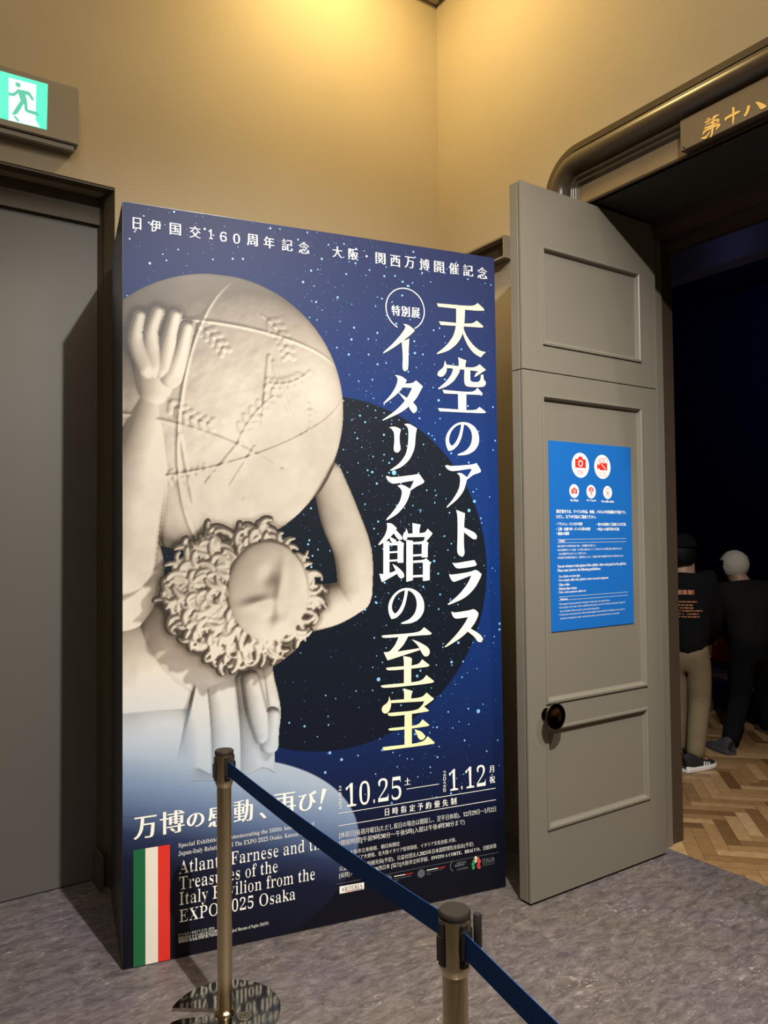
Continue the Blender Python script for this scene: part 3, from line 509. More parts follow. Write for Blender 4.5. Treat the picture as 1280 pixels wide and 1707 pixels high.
def herringbone():
    Wd, Ld = 0.072, 0.36
    bm = bmesh.new(); th = math.radians(-46); ct, st = math.cos(th), math.sin(th)
    def rect(x0, x1, y0, y1):
        g_ = 0.0008
        P = [(x0 + g_, y0 + g_), (x1 - g_, y0 + g_), (x1 - g_, y1 - g_), (x0 + g_, y1 - g_)]
        P = [(3.43 + x * ct - y * st, 2.3 + x * st + y * ct) for x, y in P]
        if max(p[0] for p in P) < 3.405 or min(p[0] for p in P) > 9.0 or min(p[1] for p in P) > 7 or max(p[1] for p in P) < -1.0: return
        bm.faces.new([bm.verts.new((x, y, 0)) for x, y in P])
    for a in range(-120, 121):
        for b_ in range(-25, 26):
            ox, oy = a * Wd + b_ * Ld, a * Wd - b_ * Ld
            rect(ox, ox + Ld, oy, oy + Wd); rect(ox + Ld, ox + Ld + Wd, oy + Wd - Ld, oy + Wd)
    for co, no in (((3.405, 0, 0), (-1, 0, 0)), ((9.0, 0, 0), (1, 0, 0)), ((0, 7, 0), (0, 1, 0)), ((0, -1, 0), (0, -1, 0))):
        bmesh.ops.bisect_plane(bm, geom=bm.verts[:] + bm.edges[:] + bm.faces[:], plane_co=co, plane_no=no, clear_outer=True)
    return bm
pq = bm_obj('floor_gallery', herringbone(), M['parquet'], kind='structure')
for p in pq.data.polygons:
    if p.normal.z < 0: p.flip()
mesh_obj('floor_underlay', [(3.405, -1, -0.003), (9, -1, -0.003), (9, 7, -0.003), (3.405, 7, -0.003)], [(0, 1, 2, 3)], M['soffit'], kind='structure')

# wall with the exit sign, door opening cut out (x from -0.62 to 0.957)
bm = bmesh.new()
add_box(bm, 0.957, XW, YW, 3.95, 0, HC); add_box(bm, -3.2, -0.62, YW, 3.95, 0, HC); add_box(bm, -0.62, 0.957, YW, 3.95, 3.239, HC)
bm_obj('wall_back', bm, M['wall'], kind='structure')
# thick wall with the gallery doorway
bm = bmesh.new()
add_box(bm, XW, XG, OPEN_FAR, 3.95, 0, HC); add_box(bm, XW, XG, -3, OPEN_NEAR, 0, HC); add_box(bm, XW, XG, OPEN_NEAR, OPEN_FAR, OPEN_Z + 0.01, HC)
bm_obj('wall_right', bm, M['wall'], kind='structure')
box('ceiling', (-3.2, XW, -3, YW, HC, HC + 0.1), M['ceiling'], kind='structure')
box('wall_left', (-3.3, -3.2, -3, 3.95, 0, HC), M['wall'], kind='structure')
box('wall_front', (-3.2, XG, -3.1, -3, 0, HC), M['wall'], kind='structure')
# cornice
bm = bmesh.new()
add_box(bm, -3.2, XW, YW - 0.05, YW, 4.845, 4.93, bevel=0.008); add_box(bm, XW - 0.05, XW, -3, YW - 0.05, 4.845, 4.93, bevel=0.008)
add_box(bm, -3.2, XW, YW - 0.085, YW, 4.93, 4.985, bevel=0.008); add_box(bm, XW - 0.085, XW, -3, YW - 0.085, 4.93, 4.985, bevel=0.008)
bm_obj('trim_1', bm, M['ceiling'], kind='structure')

# grey door in its recess
d1 = empty('door_1', (0.15, 3.81, 0), 'plain flat grey door in the dark brown recess under the green exit sign', 'door', kind='structure')
box('leaf', (-0.77, 0.769, 0.0, 0.05, 0.006, 3.105), M['grey_door'], d1)
bm = bmesh.new()
jv = [(0.957, YW), (0.930, 3.725), (0.936, 3.731), (0.919, 3.81), (0.919, 3.95), (0.9569, 3.95)]
def prism(bm, P, z0, z1):
    a = [bm.verts.new((x, y, z0)) for x, y in P]; b_ = [bm.verts.new((x, y, z1)) for x, y in P]
    bm.faces.new(a); bm.faces.new(b_)
    for i in range(len(P)): bm.faces.new((a[i], a[(i + 1) % len(P)], b_[(i + 1) % len(P)], b_[i]))
prism(bm, jv, 0, 3.239)
prism(bm, [(-0.62, YW), (-0.60, 3.725), (-0.62 + 0.01, 3.731), (-0.615, 3.95), (-0.62, 3.95)], 0, 3.239)
add_box(bm, -0.62, 0.925, 3.785, 3.95, 3.105, 3.238); add_box(bm, -0.62, 0.955, 3.645, 3.70, 3.228, 3.2385)
bm_obj('trim_2', bm, M['brown_frame'], kind='structure')
bm = bmesh.new(); add_box(bm, 0.900, 0.918, 3.66, 3.80, 0, 0.16, bevel=0.003)
bm_obj('baseboard_left', bm, M['brown_frame'], kind='structure')

# moulded surround of the gallery doorway, swept along a round-cornered path
def surround():
    yo, zo, yn, r = 2.735, 3.497, 0.40, 0.215
    path = []                                    # (point at offset d as function)
    def arc(cy, cz, a0, a1, n=12): return [(cy, cz, math.radians(a0 + (a1 - a0) * k / n)) for k in range(n + 1)]
    corner = arc(yo - r, zo - r, 0, 90) + arc(yn + r, zo - r, 90, 180)
    prof = [(0, 0), (0, .030), (.004, .036), (.034, .036), (.037, .026), (.041, .026), (.044, .034)]
    for k in range(13):
        a = math.radians(165 - 150 * k / 12); prof.append((.092 + .049 * math.cos(a), .028 + .044 * math.sin(a)))
    prof += [(.146, .018), (.152, .018)] + [(.162 + .010 * math.cos(math.radians(170 - 160 * k / 5)), .016 + .012 * math.sin(math.radians(170 - 160 * k / 5))) for k in range(6)]
    prof += [(.178, .012)] + [(.190 + .008 * math.cos(math.radians(170 - 160 * k / 5)), .010 + .012 * math.sin(math.radians(170 - 160 * k / 5))) for k in range(6)] + [(.205, .006), (.207, 0)]
    rows = []
    def row(fn): rows.append([fn(d, h) for d, h in prof])
    row(lambda d, h: (XW - h, yo - d, 0.0))
    for cy, cz, a in corner:
        row(lambda d, h: (XW - h, cy + max(0.004, r - d) * math.cos(a), cz + max(0.004, r - d) * math.sin(a)))
    row(lambda d, h: (XW - h, yn + d, 0.0))
    V = [p for R_ in rows for p in R_]; n_ = len(prof); F = []
    for i in range(len(rows) - 1):
        for k in range(n_ - 1):
            F.append((i * n_ + k, i * n_ + k + 1, (i + 1) * n_ + k + 1, (i + 1) * n_ + k))
    return V, F
V, F = surround()
o = mesh_obj('trim_3', V, F, M['bronze'], smooth=True, kind='structure')
es = o.modifiers.new('edges', 'EDGE_SPLIT'); es.split_angle = math.radians(40)
# board under the surround, small beads at the lintel edge, dark soffit and the frame head beyond
box('trim_4', (XW - 0.004, XW + 0.03, OPEN_NEAR - 0.01, 2.535, 3.205, 3.292), M['board'], kind='structure')
bm = bmesh.new(); add_box(bm, XW - 0.012, XW + 0.02, OPEN_NEAR, 2.535, 3.190, 3.199, bevel=0.003); add_box(bm, XW - 0.002, XW + 0.02, OPEN_NEAR, 2.535, 3.199, 3.2055)
bm_obj('trim_5', bm, M['bronze'], kind='structure')
box('trim_6', (XW, 3.31, OPEN_NEAR, OPEN_FAR, OPEN_Z, OPEN_Z + 0.012), M['soffit'], kind='structure')
bm = bmesh.new(); add_box(bm, 3.31, 3.46, OPEN_NEAR, OPEN_FAR, 3.135, OPEN_Z + 0.012, bevel=0.004); add_box(bm, 3.46, XG, OPEN_NEAR, OPEN_FAR, 3.10, OPEN_Z + 0.012, bevel=0.004)
bm_obj('trim_7', bm, M['brown_jamb'], kind='structure')
bm = bmesh.new(); add_box(bm, 3.405, 3.454, 2.497, OPEN_FAR + 0.001, 0, 3.135, bevel=0.003); add_box(bm, 3.3, 3.405, 2.51, OPEN_FAR + 0.001, 0, 3.135)
bm_obj('trim_8', bm, M['greige'], kind='structure')
bm = bmesh.new(); add_box(bm, 3.454, XG, 2.508, OPEN_FAR + 0.001, 0, 3.10, bevel=0.006)
bm_obj('trim_9', bm, M['brown_jamb'], kind='structure')

# the dark gallery beyond
bm = bmesh.new()
add_box(bm, 9.0, 9.1, -1, 7, 0, 4.6); add_box(bm, XG, 9.0, 7.0, 7.1, 0, 4.6); add_box(bm, XG, 9.0, -1.1, -1.0, 0, 4.6)
add_box(bm, XG + 0.001, XG + 0.03, OPEN_FAR + 0.06, 7, 0, 4.6); add_box(bm, XG + 0.001, XG + 0.03, -1, OPEN_NEAR, 0, 4.6); add_box(bm, XG + 0.001, XG + 0.03, OPEN_NEAR, OPEN_FAR, 3.1, 4.6)
bm_obj('wall_gallery', bm, M['dark_wall'], kind='structure')
box('ceiling_gallery', (XG, 9.0, -1, 7, 4.6, 4.7), M['dark_wall'], kind='structure')
M['blue_beam'] = mat('gallery_beam_paint', (0.25, 0.26, 0.30), 0.8)
box('ceiling_beam', (6.05, 6.25, -1, 7, 3.90, 4.6), M['blue_beam'], kind='structure')

# ------------------------------------------------------------------ open door leaf against the reveal
def panelled(bm, x0, x1, z0, z1, y, rects):
    """front face of a door with panels sunk inside a raised bead; faces -y"""
    xs = sorted({x0, x1} | {v for r in rects for v in (r[0], r[1])}); zs = sorted({z0, z1} | {v for r in rects for v in (r[2], r[3])})
    q = lambda *P: bm.faces.new([bm.verts.new(p) for p in P])
    for i in range(len(xs) - 1):
        for k in range(len(zs) - 1):
            a, b_, c, d = xs[i], xs[i + 1], zs[k], zs[k + 1]
            if any(r[0] <= a and b_ <= r[1] and r[2] <= c and d <= r[3] for r in rects): continue
            q((a, y, c), (b_, y, c), (b_, y, d), (a, y, d))
    for r in rects:
        ring = [(0, 0), (0.0015, -0.007), (0.011, -0.008), (0.016, -0.003), (0.021, 0.010), (0.026, 0.013)]
        for (i0, d0), (i1, d1_) in zip(ring, ring[1:]):
            A_ = [(r[0] + i0, y + d0, r[2] + i0), (r[1] - i0, y + d0, r[2] + i0), (r[1] - i0, y + d0, r[3] - i0), (r[0] + i0, y + d0, r[3] - i0)]
            B_ = [(r[0] + i1, y + d1_, r[2] + i1), (r[1] - i1, y + d1_, r[2] + i1), (r[1] - i1, y + d1_, r[3] - i1), (r[0] + i1, y + d1_, r[3] - i1)]
            for j in range(4): q(A_[j], A_[(j + 1) % 4], B_[(j + 1) % 4], B_[j])
        i, d = ring[-1]
        q((r[0] + i, y + d, r[2] + i), (r[1] - i, y + d, r[2] + i), (r[1] - i, y + d, r[3] - i), (r[0] + i, y + d, r[3] - i))
LX0, LX1, LY = 2.392, 3.322, 2.447
d2 = empty('door_2', (LX1, 2.48, 0), 'tall greige panelled door leaf folded open beside the blue notice', 'door', kind='structure')
def leaf_piece(name, z0, z1, rects):
    bm = bmesh.new()
    ox, oy = LX1, 2.48
    R_ = [(a - ox, b_ - ox, c, d) for a, b_, c, d in rects]
    panelled(bm, LX0 - ox, LX1 - ox, z0, z1, LY - oy, R_)
    x0, x1, yf = LX0 - ox, LX1 - ox, LY - oy
    # front skin edges, the groove along the free edge, the back body
    def q(*P): bm.faces.new([bm.verts.new(p) for p in P])
    for (xa, ya), (xb, yb) in (((x0, yf), (x0, yf + .010)), ((x0, yf + .010), (x0 + .007, yf + .012)), ((x0 + .007, yf + .012), (x0 + .007, yf + .018)), ((x0 + .007, yf + .018), (x0 + .001, yf + .020)), ((x0 + .001, yf + .020), (x0 + .001, yf + .066)), ((x0 + .001, yf + .066), (x1, yf + .066)), ((x1, yf + .066), (x1, yf))):
        q((xa, ya, z0), (xb, yb, z0), (xb, yb, z1), (xa, ya, z1))
    P = [(x0, yf), (x0, yf + .010), (x0 + .007, yf + .012), (x0 + .007, yf + .018), (x0 + .001, yf + .020), (x0 + .001, yf + .066), (x1, yf + .066), (x1, yf)]
    q(*[(x, y, z0) for x, y in P]); q(*[(x, y, z1) for x, y in P])
    bmesh.ops.remove_doubles(bm, verts=bm.verts, dist=1e-5)
    return bm_obj(name, bm, M['greige'], d2)
leaf_piece('upper_leaf', 2.3335, 3.172, [(2.518, 3.207, 2.452, 2.905)])
leaf_piece('lower_leaf', 0.012, 2.3285, [(2.503, 3.205, 0.850, 2.228), (2.499, 3.206, 0.300, 0.748)])
box('leaf_bead', (LX1 - LX1, 0.006, LY - 2.48 - 0.002, 0.02, 0.012, 3.10), M['greige'], d2)
kx, ky, kz = 2.503 - LX1, LY - 2.48, 0.806
kn = lathe('knob', [(0.030, -0.001), (0.030, 0.004), (0.013, 0.007), (0.012, 0.030), (0.030, 0.036), (0.052, 0.044), (0.060, 0.052), (0.058, 0.060), (0.051, 0.062), (0.030, 0.057), (0.012, 0.054), (0.0, 0.053)], M['steel'], d2, axis='Y', loc=(kx, ky, kz))
kn['label'] = 'round dark chrome pull knob'

# ------------------------------------------------------------------ blue notice on the leaf
nw, nh = 0.568, 0.862
ns = empty('notice_board', (2.557, LY + 0.013, 1.163), 'bright blue photography notice with white text and red camera icons', 'notice')
box('board', (0, nw, -0.004, -0.0005, 0, nh), M['notice'], ns)
nf = lambda x, y, h: (x, -0.004 - h, y)
fl = Flat()
for x, y, r in NOTICE_ICONS: fl.disc(x, y, r, 40)
fl.build('icon_discs', M['white_ink'], ns, 0.0006, nf)
fl, fw = Flat(), Flat()
def camera_icon(x, y, s):
    fl.poly([(x - s, y - .62 * s), (x + s, y - .62 * s), (x + s, y + .52 * s), (x + .45 * s, y + .52 * s), (x + .3 * s, y + .85 * s), (x - .3 * s, y + .85 * s), (x - .45 * s, y + .52 * s), (x - s, y + .52 * s)])
    fw.ring(x, y - .05 * s, .36 * s, .14 * s)
(x1_, y1_, r1_), (x2_, y2_, r2_), (x3_, y3_, r3_), (x4_, y4_, r4_), (x5_, y5_, r5_) = NOTICE_ICONS
camera_icon(x1_, y1_ + .18 * r1_, .62 * r1_)
fit_text(fl, 'OK', 'g', x1_ - .34 * r1_, y1_ - .72 * r1_, x1_ + .36 * r1_, y1_ - .40 * r1_, 6)
fl.poly([(x2_ - .38 * r2_, y2_ - .28 * r2_), (x2_ + .58 * r2_, y2_ - .28 * r2_), (x2_ + .58 * r2_, y2_ + .30 * r2_), (x2_ - .38 * r2_, y2_ + .30 * r2_)])
fl.poly([(x2_ - .66 * r2_, y2_ + .25 * r2_), (x2_ - .66 * r2_, y2_ - .24 * r2_), (x2_ - .36 * r2_, y2_ - .1 * r2_), (x2_ - .36 * r2_, y2_ + .12 * r2_)])
fl.ring(x2_ - .08 * r2_, y2_ + .52 * r2_, .19 * r2_, .05 * r2_); fl.ring(x2_ + .36 * r2_, y2_ + .52 * r2_, .22 * r2_, .05 * r2_); fl.ring(x2_ - .45 * r2_, y2_ + .48 * r2_, .12 * r2_, .04 * r2_)
fw.bar(x2_ - .15 * r2_, y2_ + .24 * r2_, x2_ + .40 * r2_, y2_ - .22 * r2_, .06 * r2_)
fit_text(fl, 'No Video', 'g', x2_ - .40 * r2_, y2_ - .55 * r2_, x2_ + .40 * r2_, y2_ - .40 * r2_, 3); fit_text(fl, 'Recording', 'g', x2_ - .45 * r2_, y2_ - .80 * r2_, x2_ + .45 * r2_, y2_ - .62 * r2_, 3)
camera_icon(x3_, y3_, .60 * r3_); camera_icon(x4_, y4_ + .3 * r4_, .48 * r4_)
for dx in (-.42, 0, .42): fl.bar(x4_, y4_ - .05 * r4_, x4_ + dx * r4_, y4_ - .78 * r4_, .08 * r4_)
fl.ring(x5_, y5_ + .28 * r5_, .36 * r5_, .08 * r5_); fl.bar(x5_ - .5 * r5_, y5_ - .72 * r5_, x5_ + .3 * r5_, y5_ + .1 * r5_, .09 * r5_); fl.bar(x5_ + .5 * r5_, y5_ - .72 * r5_, x5_ - .2 * r5_, y5_ + .1 * r5_, .09 * r5_)
fl.build('icon_pictures', M['red_ink'], ns, 0.0010, nf); fw.build('icon_lens_rings', M['white_ink'], ns, 0.0013, nf)
fl = Flat()
for s_, st_, a, b_, c, d in NOTICE_TEXT: fit_text(fl, s_, st_, a, b_, c, d, 2)
for (xa, ya), (xb, yb) in NOTICE_RULES: fl.bar(xa, ya, xb, ya, 0.0011)
for s_, a, b_, c, d in NOTICE_SMALL: fit_text(fl, s_, 'B', a, b_, c, d, 2)
fl.build('notice_lettering', M['white_ink'], ns, 0.0006, nf)

# ------------------------------------------------------------------ exit sign
es_ = empty('exit_sign', (0.46, YW, 3.36), 'glowing green running-man exit sign in a grey wall box', 'exit sign')
ox, oy, oz = 0.46, YW, 3.36
bm = bmesh.new(); add_box(bm, 0.14 - ox, 0.7825 - ox, -0.06, -0.0005, 3.366 - oz, 3.6265 - oz, bevel=0.004); bm_obj('sign_box', bm, M['sign_grey'], es_)
bm = bmesh.new(); add_box(bm, 0.15 - ox, 0.766 - ox, -0.050, -0.0005, 3.338 - oz, 3.364 - oz, bevel=0.004); bm_obj('lower_case', bm, M['sign_grey'], es_)
ef = lambda x, y, h: (x - ox, -0.0605 - h, y - oz)
fl = Flat(); fl.poly(EXIT['lit']); fl.build('lit_panel', M['lit_green'], es_, 0.0, ef)
fl = Flat(); fl.poly(EXIT['door']); fl.build('lit_doorway', M['lit_white'], es_, 0.0006, ef)
fl = Flat()
for k_, P in enumerate(EXIT['man']): fl.poly(smooth_loop(P, 1), (), 0.0001 * k_)
fl.disc(*EXIT['head']); fl.poly(EXIT['shoe_shadow']); fl.build('running_man', M['lit_man'], es_, 0.0012, ef)

# ------------------------------------------------------------------ shallow open wall box behind the big panel
wb = empty('wall_box', (XW, 3.3, 3.085), 'shallow open brown wall box above the top right panel corner', 'box')
bm = bmesh.new(); t_ = 0.011
y0, y1 = 3.011 - 3.3, 3.50 - 3.3
add_box(bm, -0.057, -0.0005, y0, y0 + t_, 0, 0.121); add_box(bm, -0.057, -0.0005, y1 - t_, y1, 0, 0.121)
add_box(bm, -0.057, -0.0005, y0 + t_, y1 - t_, 0.121 - t_, 0.121); add_box(bm, -0.057, -0.0005, y0 + t_, y1 - t_, 0, t_)
bm_obj('box_rim', bm, M['sign_grey'], wb)
box('box_back', (-0.012, -0.0006, y0 + t_, y1 - t_, t_, 0.121 - t_), mat('dark_box_lining', (0.035, 0.018, 0.012), 0.6), wb)
lathe('screw', [(0.007, 0), (0.007, 0.006), (0.004, 0.010), (0, 0.011)], M['white_ink'], wb, 16, loc=(-0.04, y0 + t_ + 0.008, t_))

# ------------------------------------------------------------------ room name plate over the doorway
np_ = empty('room_name_plate', (XW, 1.94, 3.205), 'dark wooden room name plate with gold brushed characters on the lintel', 'name plate')
bm = bmesh.new(); add_box(bm, -0.0445, -0.006, 0.98 - 1.94, 0.004, 0.001, 0.132, bevel=0.002); bm_obj('plate', bm, M['plate'], np_)
fl = Flat()
for k_, P in enumerate(PLATE_STROKES): fl.poly(smooth_loop([(y - 1.94, z - 3.205) for y, z in P], 1), (), 0.0001 * k_)
fl.build('gold_lettering', M['gold'], np_, 0.0, lambda x, y, h: (-0.0452 - h, x, y))
lathe('nail', [(0.004, 0), (0.004, 0.002), (0, 0.003)], M['black_plastic'], np_, 12, loc=(-0.046, -0.012, 0.012))

# ------------------------------------------------------------------ the big exhibition panel
PW, PH, PD = 1.656, 2.900, 0.63
yaw = math.atan2(2.647 - 2.963, 2.434 - 0.809)
lean = 0.0085
pn = empty('exhibition_panel', (0.809, 2.963, 0), 'tall deep blue exhibition panel with white stone picture and Japanese title', 'display panel', rz=yaw)
pf = lambda x, y, h: (x, -h + lean * y, y)
bm = bmesh.new()
P = [(0, 0), (PW, 0), (PW, PD), (0, PD)]
lo = [bm.verts.new((x, y, 0.002)) for x, y in P]; hi = [bm.verts.new((x, y + (lean * PH if y < 0.1 else 0), PH)) for x, y in P]
bm.faces.new(lo); bm.faces.new(hi)
for i in range(4): bm.faces.new((lo[i], lo[(i + 1) % 4], hi[(i + 1) % 4], hi[i]))
bm_obj('panel_box', bm, M['side'], pn)

# printed background: night sky blue, a black disc, mist and a dark foot
m = bpy.data.materials.new('printed_night_sky'); m.use_nodes = True
n, l = m.node_tree.nodes, m.node_tree.links; b = n['Principled BSDF']; b.inputs['Roughness'].default_value = 0.5; b.inputs['Specular IOR Level'].default_value = 0.15
tc = n.new('ShaderNodeTexCoord'); sp = n.new('ShaderNodeSeparateXYZ'); l.new(tc.outputs['Object'], sp.inputs['Vector'])
def mth(op, a, b_=None, c=None, clamp=False):
    k = n.new('ShaderNodeMath'); k.operation = op; k.use_clamp = clamp
    for i, v in enumerate((a, b_, c)):
        if v is None: continue
        if isinstance(v, (int, float)): k.inputs[i].default_value = v
        else: l.new(v, k.inputs[i])
    return k.outputs[0]
def ramp(fac, stops):
    k = n.new('ShaderNodeValToRGB'); e_ = k.color_ramp.elements
    e_[0].position, e_[0].color = stops[0]; e_[1].position, e_[1].color = stops[-1]
    for p_, c_ in stops[1:-1]: q = e_.new(p_); q.color = c_
    l.new(fac, k.inputs[0]); return k.outputs[0]
def mixc(f, a, b_):
    k = n.new('ShaderNodeMix'); k.data_type = 'RGBA'
    if isinstance(f, (int, float)): k.inputs[0].default_value = f
    else: l.new(f, k.inputs[0])
    for i, v in ((6, a), (7, b_)):
        if isinstance(v, tuple): k.inputs[i].default_value = v
        else: l.new(v, k.inputs[i])
    return k.outputs[2]
X_, Z_ = sp.outputs['X'], sp.outputs['Z']
hz = mth('DIVIDE', Z_, PH)
sky = ramp(hz, [(0.0, lin(16, 16, 25)), (0.10, lin(15, 17, 33)), (0.20, lin(20, 32, 70)), (0.32, lin(18, 42, 96)), (0.5, lin(16, 50, 114)), (0.72, lin(23, 48, 104)), (0.88, lin(36, 48, 88)), (1.0, lin(38, 45, 80))])
d_ = mth('SQRT', mth('ADD', mth('POWER', mth('SUBTRACT', X_, DISC[0]), 2.0), mth('POWER', mth('SUBTRACT', Z_, DISC[1]), 2.0)))
inside = mth('MULTIPLY', mth('SUBTRACT', DISC[2], d_), 700.0, clamp=True)
disc_c = ramp(hz, [(0.25, lin(16, 22, 36)), (0.5, lin(17, 25, 34)), (0.75, lin(23, 28, 38))])
sky = mixc(inside, sky, disc_c)
MIST_STOPS = [(0.0, lin(16, 16, 25)), (0.30, lin(22, 26, 48)), (0.40, lin(44, 54, 86)), (0.50, lin(92, 110, 145)), (0.60, lin(128, 148, 178)), (0.70, lin(165, 180, 198)), (0.9, lin(190, 200, 208))]
mw_ = mth('ADD', Z_, mth('MULTIPLY', mth('SUBTRACT', X_, 0.35), 0.30))
mist_c = ramp(mw_, MIST_STOPS)
el = mth('SQRT', mth('ADD', mth('POWER', mth('DIVIDE', mth('SUBTRACT', X_, MIST[0]), MIST[2]), 2.0), mth('POWER', mth('DIVIDE', mth('SUBTRACT', Z_, MIST[1]), MIST[3]), 2.0)))
sky = mixc(mth('MULTIPLY', mth('SUBTRACT', 1.0, el), 90.0, clamp=True), sky, mist_c)
l.new(sky, b.inputs['Base Color'])
M['sky_print'] = m
pr = mesh_obj('printed_sky', [pf(0.001, 0.004, 0.0004), pf(PW - 0.001, 0.004, 0.0004), pf(PW - 0.001, PH - 0.001, 0.0004), pf(0.001, PH - 0.001, 0.0004)], [(0, 1, 2, 3)], m, pn)

# printed stars: one printed pattern
rs = np.random.RandomState(11)
fl, fd = Flat(), Flat()
for x, y, r in BIG_STARS: fl.disc(x, y, r, 14)
k = 0
while k < 1700:
    x, y = rs.uniform(0.01, PW - 0.01), PH * (1 - rs.beta(1.0, 1.25) * 0.86)
    if rs.rand() < 0.35:                         # a loose band of stars
        x = 0.95 + 0.45 * (2.5 - y) / 2.0 + rs.normal(0, 0.16)
    if not 0.01 < x < PW - 0.01 or y < 0.42 or (y < 0.75 and x < 0.75): continue
    r = 0.0011 + 0.0042 * rs.rand() ** 5
    (fl if r > 0.0021 else fd).disc(x, y, r, 7); k += 1
fl.build('printed_bright_stars', M['star_ink'], pn, 0.0008, pf); fd.build('printed_faint_stars', M['star_dim'], pn, 0.0008, pf)

# printed picture of a plain generic marble carving: ball, upright, bent limb, curled mass, folds
def noise2(X, Y, s, seed, octv=4):
    r = np.random.RandomState(seed); out = np.zeros_like(X); amp = 1.0
    for o_ in range(octv):
        g_ = r.rand(64, 64); x, y = X / s * 2 ** o_, Y / s * 2 ** o_
        xi, yi = np.floor(x).astype(int), np.floor(y).astype(int); fx, fy = x - xi, y - yi
        fx, fy = fx * fx * (3 - 2 * fx), fy * fy * (3 - 2 * fy)
        a, b_, c, d = g_[yi % 64, xi % 64], g_[yi % 64, (xi + 1) % 64], g_[(yi + 1) % 64, xi % 64], g_[(yi + 1) % 64, (xi + 1) % 64]
        out += amp * ((a * (1 - fx) + b_ * fx) * (1 - fy) + (c * (1 - fx) + d * fx) * fy - 0.5); amp *= 0.5
    return out
def blur(A_, k):
    for ax in (0, 1):
        c = np.cumsum(np.pad(A_, [(k + 1, k) if i == ax else (0, 0) for i in (0, 1)], mode='edge'), axis=ax)
        n_ = A_.shape[ax]
        A_ = (np.take(c, range(2 * k + 1, 2 * k + 1 + n_), axis=ax) - np.take(c, range(0, n_), axis=ax)) / (2 * k + 1)
    return A_
